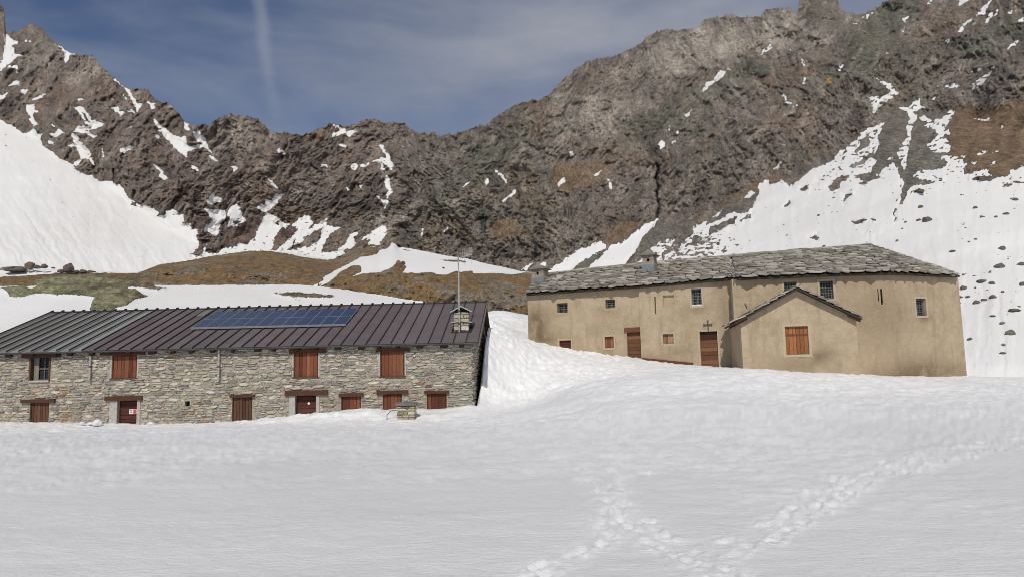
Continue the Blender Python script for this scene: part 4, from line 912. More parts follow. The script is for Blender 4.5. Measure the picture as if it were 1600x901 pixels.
dk = MB(); R1.box(dk, 0.01, R1.L - .01, 0.02, R1.S, -.10, -.04, (.05, .035, .028)); R2.box(dk, 0.01, R2.L - .01, 0.02, R2.S, -.10, -.012, (.05, .035, .028))
roof = dk.build('roof', M['beam'], SH); roof['label'] = 'low pitched standing seam roof of brown sheet metal, weathered grey at the left'
Usplit = R1.us(134, 544)[0]
BR = (.128, .103, .102); GR = (.21, .20, .19)
nl = 10; nr_ = int(round((R1.L - Usplit) / .52))
edges = [Usplit * k / nl for k in range(nl + 1)] + [Usplit + (R1.L - Usplit) * k / nr_ for k in range(1, nr_ + 1)]
rib_mb = []
for k in range(len(edges) - 1):
    a, c = edges[k], edges[k + 1]; left = c <= Usplit + .01
    v = random.uniform(.9, 1.12); t = tuple(x * v for x in (GR if left else BR))
    if left and k >= nl - 3: t = tuple(x * v for x in (.25, .26, .24))
    b = MB(); R1.box(b, a + .003, c - .003, -.03, R1.S + .02, -.010 + (-.02 if left else 0), .004 + (-.02 if left else 0), t)
    b.build('roof_panel', M['roof'], roof)
for k in range(len(edges)):
    a = edges[k]; left = a < Usplit - .01; h = .075 if left else .055; wd = .022 if left else .018
    t = (.03, .022, .024) if not left else (.045, .042, .04)
    b = MB(); R1.box(b, a - wd, a + wd, -.035, R1.S + .05, .0, h, t)
    if left: R1.box(b, a + wd + .002, a + wd + .05, -.03, R1.S, .0, .02, (.28, .275, .27))
    R1.box(b, a - .05, a + .05, R1.S - .02, R1.S + .12, .02, .085, (.03, .028, .028))
    b.build('roof_seam', M['roof'], roof)
b = MB()
for k in range(0, 40): R2.box(b, R2.L * k / 40 + .005, R2.L * (k + 1) / 40 - .005, -.03, R2.S, -.01, .005, BR)
o = b.build('rear_panels', M['roof'], roof); o['kind'] = 'stuff'
b = MB(); R1.box(b, .0, R1.L, R1.S - .10, R1.S + .06, .006, .03, (.04, .036, .036)); b.build('ridge_cap', M['roof'], roof)
b = MB(); R1.box(b, R1.L + .001, R1.L + .05, -.04, R1.S, -.16, .03, (.20, .17, .14)); b.build('verge_board', M['beam'], roof)
b = MB(); R1.box(b, -.05, -.001, -.04, R1.S, -.16, .03, (.10, .09, .085)); b.build('verge_board', M['beam'], roof)
u = .3
while u < R1.L - .2:
    b = MB(); R1.box(b, u, u + random.uniform(.10, .3), .02, .9, -.24, -.102, (.045, .03, .022)); b.build('rafter', M['beam'], roof)
    u += random.uniform(.7, 1.0)
for k in range(6):   # rafter stubs seen at the right gable
    v = R1.S * (.12 + .15 * k); b = MB(); R1.box(b, R1.L - ov - .35, R1.L - .02, v, v + .12, -.24, -.10, (.16, .12, .09)); b.build('rafter', M['beam'], roof)
# gutter strip along the eave
b = MB(); b.tube(R1.p(-.02, -.06, -.05), R1.p(R1.L, -.06, -.05), .035, 8); b.build('gutter', M['iron'], roof)
# solar modules
c00 = R1.us(299, 511.5, .12); c10 = R1.us(541, 504, .12); c01 = R1.us(331, 486, .12); 
ua, ub = c00[0], c10[0]; va, vb = c00[1] + .02, c01[1]
sa = MB()
for v in (va + .2, (va + vb) / 2 - .15, (va + vb) / 2 + .15, vb - .2): R1.box(sa, ua + .02, ub - .02, v, v + .05, .0, .06, (.5, .5, .5))
arr = sa.build('solar_array', M['alu'], SH); arr['label'] = 'two rows of blue solar modules on the front roof slope'
mod = None
NM = 12
for r_ in range(2):
    for k in range(NM):
        a = ua + (ub - ua) * k / NM; c = ua + (ub - ua) * (k + 1) / NM; e = va + (vb - va) * r_ / 2; f = va + (vb - va) * (r_ + 1) / 2
        P0 = R1.p((a + c) / 2, (e + f) / 2, .075)
        if mod is None:
            hw = (c - a) / 2 - .01; hh = (f - e) / 2 - .01; b = MB()
            b.add([(-hw, -hh, 0), (hw, -hh, 0), (hw, hh, 0), (-hw, hh, 0), (-hw, -hh, .04), (hw, -hh, .04), (hw, hh, .04), (-hw, hh, .04),
                   (-hw + .016, -hh + .016, .043), (hw - .016, -hh + .016, .043), (hw - .016, hh - .016, .043), (-hw + .016, hh - .016, .043)],
                  [(0, 3, 2, 1), (0, 1, 5, 4), (1, 2, 6, 5), (2, 3, 7, 6), (3, 0, 4, 7), (4, 5, 9, 8), (5, 6, 10, 9), (6, 7, 11, 10), (7, 4, 8, 11), (8, 9, 10, 11)])
            mod = b.mesh('solar_module', M['alu']); mod.materials.append(M['pv']); mod.polygons[9].material_index = 1
        o = bpy.data.objects.new('solar_module', mod); COL.objects.link(o); o.parent = arr
        mw = Matrix.Identity(4)
        for i in range(3): mw[i][0] = R1.u[i]; mw[i][1] = R1.s[i]; mw[i][2] = R1.n[i]; mw[i][3] = P0[i]
        o.matrix_basis = mw
b = MB(); R1.box(b, ua - .02, ub + .02, va - .06, va - .004, .06, .14); b.build('edge_rail', M['alu'], arr)
b = MB(); R1.box(b, *sorted((R1.us(304, 496)[0], R1.us(330, 487)[0])), R1.us(318, 493)[1] - .15, R1.us(318, 488)[1] + .3, .01, .05, (.18, .17, .14)); b.build('roof_hatch', M['roof'], roof)
# shutters, doors
for r, n in ((UPo[1], 6), (UPo[2], 6), (UPo[3], 6)):
    q = FH.rect(*r); planks('shutter', SH, FH, q, -.06, n, RUST_W)
    b = MB(); b.box(FH, q[0] - .05, q[1] + .05, q[2] - .045, q[2] - .002, -.1, .07, (.13, .055, .03)); b.build('sill', M['beam'], SH)
    for s in (q[0] - .07, q[1] + .012):
        b = MB(); b.box(FH, s, s + .06, q[2], q[3], -.08, .015); b.build('jamb', M['jamb'], SH)
planks('shutter', SH, FH, FH.rect(*LOo[0]), -.08, 6, BROWN_W, label='dark brown boarded door at the left end')
planks('shutter', SH, FH, FH.rect(*LOo[2]), -.06, 6, BROWN_W)
for r in LOo[4:]: planks('shutter', SH, FH, FH.rect(*r), -.06, 5, [tuple(a * .8 for a in t) for t in RUST_W])
dB = planks('door', SH, FH, FH.rect(*LOo[1]), -.22, 9, [(.085, .03, .022), (.10, .036, .026)], True, label='dark red boarded door with a small notice')
dD = planks('door', SH, FH, FH.rect(*LOo[3]), -.22, 7, [(.085, .03, .022), (.10, .036, .026)], True, label='dark red boarded door with pale jambs')
q = FH.rect(202, 638.5, 213.5, 646, -.17); b = MB(); b.box(FH, q[0], q[1], q[2], q[3], -.178, -.168); sg = b.build('sign', M['white'], dB)
wq = q[1] - q[0]; hq = q[3] - q[2]
b = MB(); b.box(FH, q[0] + wq * .55, q[1] - .01, q[2] + .01, q[3] - .01, -.168, -.165); b.build('sign_print', M['red'], dB)
b = MB()
b.box(FH, q[0] + wq * .18, q[0] + wq * .26, q[2] + hq * .2, q[3] - hq * .35, -.168, -.165); b.box(FH, q[0] + wq * .30, q[0] + wq * .44, q[2] + hq * .2, q[2] + hq * .38, -.168, -.165)
b.box(FH, q[0] + wq * .14, q[0] + wq * .40, q[3] - hq * .3, q[3] - hq * .18, -.168, -.165); b.build('sign_print', M['iron'], dB)
q = FH.rect(480, 627, 485, 632, -.17); cxu, czz = (q[0] + q[1]) / 2, (q[2] + q[3]) / 2
b = MB(); b.tube(FH.p(cxu, czz, -.185), FH.p(cxu, czz, -.165), .05, 12); b.build('badge', M['white'], dD)
for r in jambs:
    q = FH.rect(*r); b = MB(); b.box(FH, q[0], q[1] - .003, q[2], q[3], -.3, .03); b.build('jamb', M['jamb'], SH)
for r in linp: lintel(SH, FH, *r, LIN)
# glazed window at the upper left
q = FH.rect(*UPo[0]); wn = MB(); e = .07
wn.box(FH, q[0], q[0] + e, q[2] - .02, q[3], -.12, .03, (.10, .05, .035)); wn.box(FH, q[1] - e, q[1], q[2] - .02, q[3], -.12, .03, (.10, .05, .035)); wn.box(FH, q[0] + e, q[1] - e, q[3] - e, q[3], -.12, .03, (.10, .05, .035))
win = wn.build('window', M['beam'], SH)
a0, a1, z0, z1 = q[0] + e, q[1] - e, q[2] + .04, q[3] - e
b = MB(); b.box(FH, a0 - .04, a1 + .04, q[2] - .04, z0 - .002, -.2, .06, (.4, .4, .38)); b.build('sill', M['jamb'], win)
b = MB(); b.box(FH, a0 + .2, a1, z0, z1, -.26, -.25); b.build('pane', M['glass'], win)
b = MB(); b.box(FH, a0, a0 + .22, z0, z1, -.20, -.17, (.24, .21, .17)); b.build('sash', M['wood'], win)
b = MB()
for c in (a0 + .42, a1 - .16): b.box(FH, c, c + .05, z0, z1, -.248, -.21, (.12, .10, .08))
b.box(FH, a0 + .22, a1, z0 + (z1 - z0) * .48, z0 + (z1 - z0) * .55, -.209, -.2, (.12, .10, .08)); b.box(FH, a0 + .2, a1, z0, z0 + .05, -.199, -.18, (.12, .10, .08)); b.build('glazing_bar', M['wood'], win)
q = FH.rect(*VENT); b = MB(); b.box(FH, q[0], q[1], q[2], q[3], -.3, -.2); vt = b.build('vent', M['dark'], SH)
b = MB(); b.box(FH, q[0] - .04, q[1] + .04, q[3] + .002, q[3] + .03, -.1, .03); b.box(FH, q[0] - .04, q[0] - .002, q[2], q[3], -.1, .03); b.box(FH, q[1] + .002, q[1] + .04, q[2], q[3], -.1, .03); b.build('vent_frame', M['jamb'], vt)
for x in (139.5, 341):
    u, z0 = FH.uz(x, 594, .12); u2, z1 = FH.uz(x, 543, .12)
    b = MB(); b.tube(FH.p(u, z0, .12), FH.p(u, ze - .02, .12), .045, 10); b.build('downpipe', M['zinc'], SH)
    b = MB(); b.tube(FH.p(u - .07, ze - .04, .12), FH.p(u + .07, ze - .04, .12), .03, 8); b.tube(FH.p(u, z0 + .55, .12), FH.p(u, z0 + .6, .12), .062, 10); b.build('pipe_bracket', M['iron'], SH)

def stone_stack(name, parent, C_, fr, w_, d_, z0, z1, course, tones, cap_mat=None, seedv=0, as_parts=True):
    """small masonry pier of separately laid stones round a core; C_ = centre bottom"""
    rs = random.Random(seedv)
    core = MB(); core.box(fr, C_[0] - w_ / 2 + .05, C_[0] + w_ / 2 - .05, z0, z1, C_[1] - d_ / 2 + .05, C_[1] + d_ / 2 - .05)
    o = core.build(name, M['mortar'], parent)
    z = z0
    while z < z1 - .03:
        h = min(course * rs.uniform(.7, 1.3), z1 - z); cuts = [0, rs.uniform(.3, .7), 1]
        if rs.random() < .4: cuts = [0, rs.uniform(.25, .4), rs.uniform(.6, .75), 1]
        for a, c in zip(cuts[:-1], cuts[1:]):
            j = lambda s=.02: rs.uniform(-s, s)
            u0, u1 = C_[0] - w_ / 2 + a * w_, C_[0] - w_ / 2 + c * w_
            b = MB(); dd0, dd1 = C_[1] - d_ / 2, C_[1] + d_ / 2; g = .012
            p = [fr.p(u0 + g, z + g, dd0 + j()), fr.p(u1 - g, z + g, dd0 + j()), fr.p(u1 - g, z + g, dd1 + j()), fr.p(u0 + g, z + g, dd1 + j()),
                 fr.p(u0 + g + j(), z + h - g + j(.01), dd0 + j()), fr.p(u1 - g + j(), z + h - g + j(.01), dd0 + j()), fr.p(u1 - g + j(), z + h - g + j(.01), dd1 + j()), fr.p(u0 + g + j(), z + h - g, dd1 + j())]
            b.hexa(p, (lambda v, t: tuple(x * v for x in t))(rs.uniform(.8, 1.15), rs.choice(tones))); b.build('stone', M['stone'], o, bevel=.015)
        z += h
    return o
# chimney on the metal roof
uc, vc = R1.us(721, 517); Pc = R1.p(uc, vc); dcen = float(np.dot(Pc - FH.O, FH.n)); ucen = float(np.dot(Pc - FH.O, FH.u))
dfr = dcen; dc = dfr - .36
pxz = lambda y, d: FH.uz(721, y, d)[1]
CT = [(.5, .44, .34), (.6, .56, .48), (.42, .35, .25), (.54, .51, .44), (.4, .38, .33)]
wC = FH.rect(709, 490, 733, 500, dfr); wC = wC[1] - wC[0]
ch = stone_stack('chimney', SH, (ucen, dc), FH, wC, .7, pxz(517, dfr) - .1, pxz(487, dfr), .17, CT, seedv=3); ch['label'] = 'square stone chimney with two slab courses and a gabled slab cap'
for y in (502, 512):
    zz = pxz(y, dfr); b = MB()
    for sgn in (-1, 1):
        b.hexa([FH.p(ucen, zz + .02, dc - .42), FH.p(ucen + sgn * (wC / 2 + .12), zz - .05, dc - .42), FH.p(ucen + sgn * (wC / 2 + .12), zz - .05, dc + .42), FH.p(ucen, zz + .02, dc + .42),
                FH.p(ucen, zz + .06, dc - .42), FH.p(ucen + sgn * (wC / 2 + .12), zz - .01, dc - .42), FH.p(ucen + sgn * (wC / 2 + .12), zz - .01, dc + .42), FH.p(ucen, zz + .06, dc + .42)], (.45, .43, .38))
    if y == 502: b.build('slab', M['stone'], ch)
zz = pxz(477.5, dfr)
for sgn in (-1, 1):
    b = MB(); e = wC / 2 + .13; z2 = pxz(486, dfr)
    b.hexa([FH.p(ucen, zz - .05, dc - .48), FH.p(ucen + sgn * e, z2 - .05, dc - .48), FH.p(ucen + sgn * e, z2 - .05, dc + .48), FH.p(ucen, zz - .05, dc + .48),
            FH.p(ucen, zz, dc - .48), FH.p(ucen + sgn * e, z2, dc - .48), FH.p(ucen + sgn * e, z2, dc + .48), FH.p(ucen, zz, dc + .48)], (.42, .40, .36))
    b.build('cap_slab', M['stone'], ch)
b = MB(); b.box(FH, ucen - wC / 2 + .03, ucen + wC / 2 - .03, pxz(487, dfr), pxz(482, dfr), dc - .25, dc + .25); b.build('flue_opening', M['dark'], ch)
b = MB(); R1.box(b, uc - wC / 2 - .1, uc + wC / 2 + .12, vc - .25, vc + .9, .005, .018, (.03, .026, .026)); b.build('flashing', M['roof'], ch)
# antenna mast standing just in front of the chimney
dm = dfr + .14; um = FH.uz(717.5, 500, dm)[0]; za, zt_ = FH.uz(717.5, 519, dm)[1], FH.uz(717.5, 399, dm)[1]; zk = FH.uz(717.5, 426, dm)[1]
AN = empty('antenna_mast', FH.p(um, za, dm), 'thin grey radio antenna mast clamped to the stone chimney on the metal roof', 'antenna')
b = MB(); b.tube(FH.p(um, za, dm), FH.p(um, zk, dm), .036, 10); b.build('mast', M['zinc'], AN)
b = MB(); b.tube(FH.p(um, zk, dm), FH.p(um, zt_, dm), .024, 8); b.build('upper_mast', M['zinc'], AN)
zb0 = FH.uz(717.5, 403, dm)[1]; bu = .62; bz = .13
b = MB(); b.tube(FH.p(um - .12, zb0 - .04, dm + .05), FH.p(um + bu, zb0 + bz, dm + .05), .014, 6); b.build('boom', M['zinc'], AN)
for k in range(7):
    t = k / 6; uu = um + bu * t * .98 - .02; zc_ = zb0 + bz * t; hh = .33 + .0 * k
    b = MB(); b.tube(FH.p(uu, zc_ - (.12 if k % 3 else .42), dm + .05), FH.p(uu, zc_ + hh, dm + .05), .009, 6); b.build('element', M['zinc'], AN)
for y in (485, 505):
    b = MB(); b.box(FH, um - .06, um + .06, pxz(y + 1, dm), pxz(y - 1, dm), dfr - .05, dm + .05); b.build('clamp', M['iron'], AN)

# ---------------------------------------------------------------- stucco hospice
pM = None
FF = Frame(pA, pB); um_ = FF.uz(1001, 500)[0]
F1 = Frame(FF.p(0, 0), FF.p(um_, 0)); F2 = Frame(FF.p(um_, 0, .16), FF.p(FF.L, 0, .16))
F3 = Frame(pC, pE); FA = Frame(pE, pG)
HO = empty('stucco_hospice', F3.p(0, 1.0, -3), 'long beige rendered mountain hospice under one stone slate roof, with barred windows', 'building')
ST = [(838, 505, 18, 22, 1.2), (850, 530, 30, 10, .8), (1000, 560, 60, 8, .5), (1060, 545, 20, 6, .7), (950, 545, 14, 5, .5), (1088, 482, 16, 6, .7), (945, 484, 20, 6, .4), (877, 492, 14, 5, .3),
      (1375, 490, 50, 60, .45), (1430, 575, 40, 20, .6), (1480, 580, 40, 12, .7), (1390, 583, 60, 7, .8), (1445, 496, 10, 5, .9), (1130, 500, 8, 60, .4), (1300, 440, 60, 8, .3), (930, 515, 14, 12, .4)]
e1 = lambda fr, x, y: fr.uz(x, y)[1]
Zw = 0.0
def opening(fr, r): return fr.rect(*r)
H1 = [(870, 473, 887, 488), (946, 467.5, 961, 481), (874, 531, 892.5, 556), (945, 525, 959, 543), (980, 518, 1002.5, 570)]
H2 = [(1036.5, 461, 1053.5, 476.5), (1080.5, 451, 1096, 477.5), (1036, 521, 1052.5, 536.5), (1094.5, 517, 1122, 580), (1022.8, 463, 1024.8, 490)]
H3 = [(1225, 440.5, 1245, 458), (1281, 439, 1302, 467), (1371.5, 451, 1373, 470), (1376, 451, 1379, 475)]
HA = [(1431.5, 466, 1447, 492.5)]
zA, zM1, zM2, zB, zC, zE, zG = e1(F1, 826, 461), e1(F1, 999, 449), e1(F2, 1002, 449), e1(F2, 1139, 437), e1(F3, 1150, 436), e1(F3, 1392, 428), e1(FA, 1495, 431)
wl = []
def W(fr, z0t, z1t, Hs): wl.append(wall('wall', HO, fr, 0, fr.L, Zw, z0t, z1t, [opening(fr, h) for h in Hs], M['stucco'], .55, 0, ST)); return wl[-1]
W(F1, zA, zM1, H1)['label'] = 'left wall section, lowest, with two small square windows'
W(F2, zM2, zB, H2)['label'] = 'wall section with cross over the plank door'
W(F3, zC, zE, H3)['label'] = 'tall wall section behind the gabled annex'
W(FA, zE, zG, HA)['label'] = 'right end wall with one barred window'
Fs = Frame(F2.p(F2.L, 0, 0), pC); wall('wall', HO, Frame(F3.p(0.012, 0, -.5), F3.p(0.012, 0, -.0)), 0, .49, Zw, zC - .02, zC - .02, [], M['stucco'], .3)
# side and rear walls
b1 = -F1.n; wL = Frame(F1.p(.012, 0, -7.5), F1.p(.012, 0, -.55)); wall('wall', HO, wL, 0, wL.L, Zw, zA, zA, [], M['stucco'], .5)
Gp = FA.p(FA.L - .012, 0, -.55); wR = Frame(Gp, Gp - F3.n * 7 + F3.u * .8); wall('wall', HO, wR, 0, wR.L, Zw, zG - .1, zG - .1, [], M['stucco'], .5)
wBk = Frame(wR.p(wR.L, 0), wL.p(0, 0)); wall('wall', HO, wBk, 0, wBk.L, Zw, zG - .1, zA, [], M['stucco'], .5)
# roof skeleton
def FP(fr, x, y, d): return onplane(x, y, fr.O + fr.n * d, fr.n)
OV = .28
eA = FP(F1, 822, 458.5, OV); eM = FP(F1, 1000, 446.5, OV + .1); eB = FP(F2, 1140, 434.5, OV); eC = FP(F3, 1151, 434, OV); eE = FP(F3, 1393, 425.5, OV); eG = at(1497, 430, 35.75); eE2 = FP(F3, 1300, 427.5, OV)
rA = FP(F1, 848, 429, -3.6); rM = FP(F1, 1000, 413, -4.0); rB = FP(F1, 1130, 402, -4.4); rC = FP(F3, 1250, 391.5, -5.0); rE = FP(F3, 1360, 384, -5.4)
patches = [(eA, eM, rM, rA), (eM, eB, rB, rM), (eB, eC, rB + (rC - rB) * .12, rB), (eC, eE2, rC, rB + (rC - rB) * .12), (eE2, eE, rE, rC), (eE, eG, rE + np.array([.25, -.1, -.1]), rE)]
def patch_deck(pts_list, thick, mbd, tone=(.05, .04, .03), h=0.0):
    for q in pts_list:
        q = [np.array(p, float) for p in q]; n = np.cross(q[1] - q[0], q[3] - q[0]); n /= np.linalg.norm(n); n *= 1 if n[2] > 0 else -1
        mbd.hexa([p - n * (thick + h) for p in q] + [p - n * h for p in q], tone)
bkd = (-F3.n) * 1.0
back = lambda e, r: r + (r - e) * np.array([1, 1, 0]) * .95 + np.array([0, 0, -(r[2] - e[2]) * .95])
rears = [(back(eM, rM), back(eA, rA), rA, rM), (back(eB, rB), back(eM, rM), rM, rB), (back(eE, rE), back(eB, rB), rB, rE), (eG + np.array([.3, .3, 0]), back(eE, rE), rE, rE + np.array([.25, -.1, -.1]))]
dk = MB(); patch_deck(patches, .10, dk, h=.03); patch_deck(rears, .10, dk)
hroof = dk.build('roof', M['beam'], HO); hroof['label'] = 'sagging roof of irregular grey stone slates'
SL_T = [(.42, .40, .345), (.37, .335, .285), (.31, .28, .24), (.44, .405, .35), (.25, .225, .19), (.35, .31, .25), (.48, .445, .39), (.28, .25, .20)]
def slates(q, rows, wmean, seedv, out, tlo=-.02, thr=1.0, lift=0.0):
    rs = random.Random(seedv); q = [np.array(p, float) for p in q]
    n = np.cross(q[1] - q[0], q[3] - q[0]); n /= np.linalg.norm(n); n *= 1 if n[2] > 0 else -1
    B = lambda s, t: q[0] * (1 - s) * (1 - t) + q[1] * s * (1 - t) + q[2] * s * t + q[3] * (1 - s) * t
    for r_ in range(rows):
        t0 = tlo + (thr - tlo) * r_ / rows; dt = (thr - tlo) / rows
        L = np.linalg.norm(B(1, t0) - B(0, t0)); s = -rs.random() * .6 * wmean / max(L, .1)
        while s < 1:
            ww = wmean * rs.uniform(.6, 1.5) / max(L, .1); s1 = s + ww; a, c = max(s, -.012), min(s1, 1.01)
            if (c - a) * L > .12:
                th = rs.uniform(.035, .065); lo = t0 + rs.uniform(-.22, .18) * dt; hi = t0 + dt * 1.55
                hi = min(hi, 1.03); g = .012 / max(L, .1); k = rs.uniform(.25, .75)
                lo2 = lo - rs.uniform(.0, .25) * dt
                skew = rs.uniform(-.12, .12) * (c - a)
                h0 = .045 + rs.uniform(0, .045) + lift; h1 = .0 + lift
                pts = [(a + g, lo + rs.uniform(.1, .6) * dt, h0), (a + (c - a) * k, lo2, h0), (c - g, lo + rs.uniform(.1, .6) * dt, h0), (c - g + skew, hi, h1), (a + g + skew, hi, h1)]
                bot = [B(x, y) + n * h for x, y, h in pts]; top = [p + n * th for p in bot]
                out.append((a, t0, bot, top, (c - a) * L))
            s = s1
roof_s = []
for i, (q, rows) in enumerate(zip(patches, (13, 14, 14, 16, 16, 16))): slates(q, rows, .55, 100 + i, roof_s)
# ridge and hip rows
def ridge_row(a, c, wd, seedv, out):
    rs = random.Random(seedv); L = np.linalg.norm(c - a); s = 0; ax = (c - a) / L; side = np.cross(ax, np.array([0, 0, 1.0])); side /= np.linalg.norm(side)
    if side[1] > 0: side = -side
    while s < L:
        w_ = rs.uniform(.4, .8); p0 = a + ax * s; p1 = a + ax * min(L, s + w_ - .03); up = np.array([0, 0, 1.0])
        zj = rs.uniform(.03, .09)
        bot = [p0 + side * wd + up * (zj - .12), p1 + side * wd + up * (zj - .13), p1 - side * wd * .3 + up * zj, p0 - side * wd * .3 + up * (zj + .01)]
        out.append((s, 1.0, bot, [p + up * .055 for p in bot], w_)); s += w_
for k, (a, c) in enumerate(((rA, rM), (rM, rB), (rB, rC), (rC, rE), (rE, eG))): ridge_row(a, c, .38, 200 + k, roof_s)
def slate_tone(): v = random.uniform(.75, 1.15); return tuple(a * v for a in random.choice(SL_T))
def put_slate(mbd, s): k = len(s[2]); mbd.add(s[2] + s[3], [tuple(range(k, 2 * k)), tuple(range(k - 1, -1, -1))] + [(i, (i + 1) % k, k + (i + 1) % k, k + i) for i in range(k)], slate_tone())
roof_s.sort(key=lambda s: -s[4])
sb = MB()
for k, s in enumerate(roof_s):
    if k < 290: b = MB(); put_slate(b, s); b.build('slate', M['slate'], hroof)
    else: put_slate(sb, s)
for i, q in enumerate(rears):
    rr = []; slates(q, 9, .9, 300 + i, rr)
    for s in rr: put_slate(sb, s)
o = sb.build('small_slates', M['slate'], hroof); o['kind'] = 'stuff'

# windows / doors
def surround(fr, q, wdt, mat, parent, d=.012, name='surround'):
    b = MB(); u0, u1, z0, z1 = q
    b.box(fr, u0 - wdt, u0 - .001, z0 - wdt, z1 + wdt, -.02, d); b.box(fr, u1 + .001, u1 + wdt, z0 - wdt, z1 + wdt, -.02, d)
    b.box(fr, u0, u1, z1 + .001, z1 + wdt, -.02, d); b.box(fr, u0, u1, z0 - wdt, z0 - .001, -.02, d)
    return b.build(name, M[mat], parent)
def barred(fr, r, nv, nh, mat='surround', dd=-.24, snow=False):
    q = fr.rect(*r); w0 = surround(fr, q, .10, mat, HO, name='window')
    b = MB(); b.box(fr, q[0], q[1], q[2], q[3], dd - .02, dd); b.build('pane', M['glass'], w0)
    b = MB(); f = .04
    b.box(fr, q[0], q[0] + f, q[2], q[3], dd + .001, dd + .03); b.box(fr, q[1] - f, q[1], q[2], q[3], dd + .001, dd + .03)
    b.box(fr, (q[0] + q[1]) / 2 - .02, (q[0] + q[1]) / 2 + .02, q[2], q[3], dd + .001, dd + .03); b.box(fr, q[0] + f, q[1] - f, q[3] - f, q[3], dd + .001, dd + .028)
    b.build('frame', M['greybar'], w0)
    for k in range(nv):
        u = q[0] + (q[1] - q[0]) * (k + .5) / nv; b = MB(); b.box(fr, u - .011, u + .011, q[2], q[3], dd + .06, dd + .08); b.build('bar', M['greybar'], w0)
    for k in range(nh):
        z = q[2] + (q[3] - q[2]) * (k + .5) / nh; b = MB(); b.box(fr, q[0], q[1], z - .011, z + .011, dd + .081, dd + .1); b.build('bar', M['greybar'], w0)
    if snow:
        b = MB(); uu = np.linspace(q[0], q[1], 7)
        for k in range(6): b.hexa([fr.p(uu[k], q[2], -.2), fr.p(uu[k + 1], q[2], -.2), fr.p(uu[k + 1], q[2], .02), fr.p(uu[k], q[2], .02), fr.p(uu[k], q[2] + .09, -.2), fr.p(uu[k + 1], q[2] + .1, -.2), fr.p(uu[k + 1] - .01, q[2] + random.uniform(.03, .08), .01), fr.p(uu[k] + .01, q[2] + random.uniform(.03, .08), .01)])
        o = b.build('snow_ledge', M['white'], w0)
    return w0
barred(F1, H1[0], 4, 4, 'yellow'); barred(F1, H1[1], 4, 4, 'yellow'); barred(F2, H2[1], 4, 6, 'surround', snow=True)
barred(F3, H3[0], 5, 4, 'surround', -.16); barred(F3, H3[1], 5, 7); barred(FA, HA[0], 4, 7)
q = F2.rect(*H2[0]); wn = surround(F2, q, .08, 'yellow', HO, name='blind_window'); b = MB(); b.box(F2, *q, -.12, -.09); o = b.build('blind_panel', M['stucco'], wn)
WW = [(.22, .085, .045), (.30, .15, .09), (.36, .22, .15), (.25, .10, .05), (.18, .07, .04)]
OW = [(.28, .115, .045), (.36, .16, .06), (.21, .08, .032), (.32, .13, .05)]
DW = [(.15, .068, .035), (.19, .092, .05), (.12, .055, .03)]
for fr, r in ((F1, H1[3]), (F2, H2[2])):
    q = fr.rect(*r); planks('shutter', HO, fr, q, -.16, 5, WW, frame=False); surround(fr, q, .09, 'surround', HO)
q = F1.rect(*H1[2]); planks('shutter', HO, F1, q, -.16, 4, [(.10, .03, .022)], True, frame=False, label='dark red shutter sunk in the snow'); surround(F1, q, .08, 'surround', HO)
d1 = planks('door', HO, F1, F1.rect(*H1[4]), -.14, 9, DW, True, frame=False, label='plank door under a thick wooden beam'); lintel(HO, F1, 975.5, 511, 1001.5, 517.8, (.17, .065, .035), .07)
q = F2.rect(*H2[3]); d2 = planks('door', HO, F2, q, -.18, 10, DW, True, frame=False, label='plank door below the iron cross'); surround(F2, (q[0], q[1], Zw, q[3]), .09, 'surround', HO)
b = MB(); b.box(F2, q[0] + .01, q[1] - .01, q[3] - .42, q[3] - .01, -.139, -.13, (.05, .022, .015)); b.build('door_rail', M['wood'], d2)
for fr, hs in ((F1, [H1[0], H1[1], H1[2], H1[3], H1[4]]), (F2, H2), (F3, H3), (FA, HA)):
    for h in hs:
        q = fr.rect(*h); 
        if q[1] - q[0] < .13: b = MB(); b.box(fr, q[0] - .01, q[1] + .01, q[2] - .01, q[3] + .01, -.5, -.35); b.build('wall_slit', M['dark'], HO)
u, z = F2.uz(1106.3, 509, .04); b = MB(); b.box(F2, u - .02, u + .02, z - .22, z + .24, .03, .06); b.box(F2, u - .17, u - .021, z + .06, z + .10, .03, .06); b.box(F2, u + .021, u + .17, z + .06, z + .10, .03, .06)
for a, c in ((-.19, .08), (.19, .08), (0, .27)): b.box(F2, u + a - .035, u + a + .035, z + c - .035, z + c + .035, .062, .08)
b.build('cross', M['iron'], HO)
q = F2.rect(1004, 562, 1083, 565); b = MB(); a0 = F2.uz(1004, 558.5); a1 = F2.uz(1083, 566)
b.hexa([F2.p(a0[0], a0[1] - .25, .0), F2.p(a1[0], a1[1] - .25, .0), F2.p(a1[0], a1[1] - .25, .08), F2.p(a0[0], a0[1] - .25, .08), F2.p(a0[0], a0[1], .0), F2.p(a1[0], a1[1], .0), F2.p(a1[0], a1[1], .08), F2.p(a0[0], a0[1], .08)], (.13, .05, .03)); b.build('base_board', M['beam'], HO)
# iron tie stub
u, z = F3.uz(1166, 477, .05); b = MB(); b.tube(F3.p(u - .06, z + .12, .03), F3.p(u + .04, z - .12, .05), .018, 6); b.build('iron_tie', M['iron'], HO)
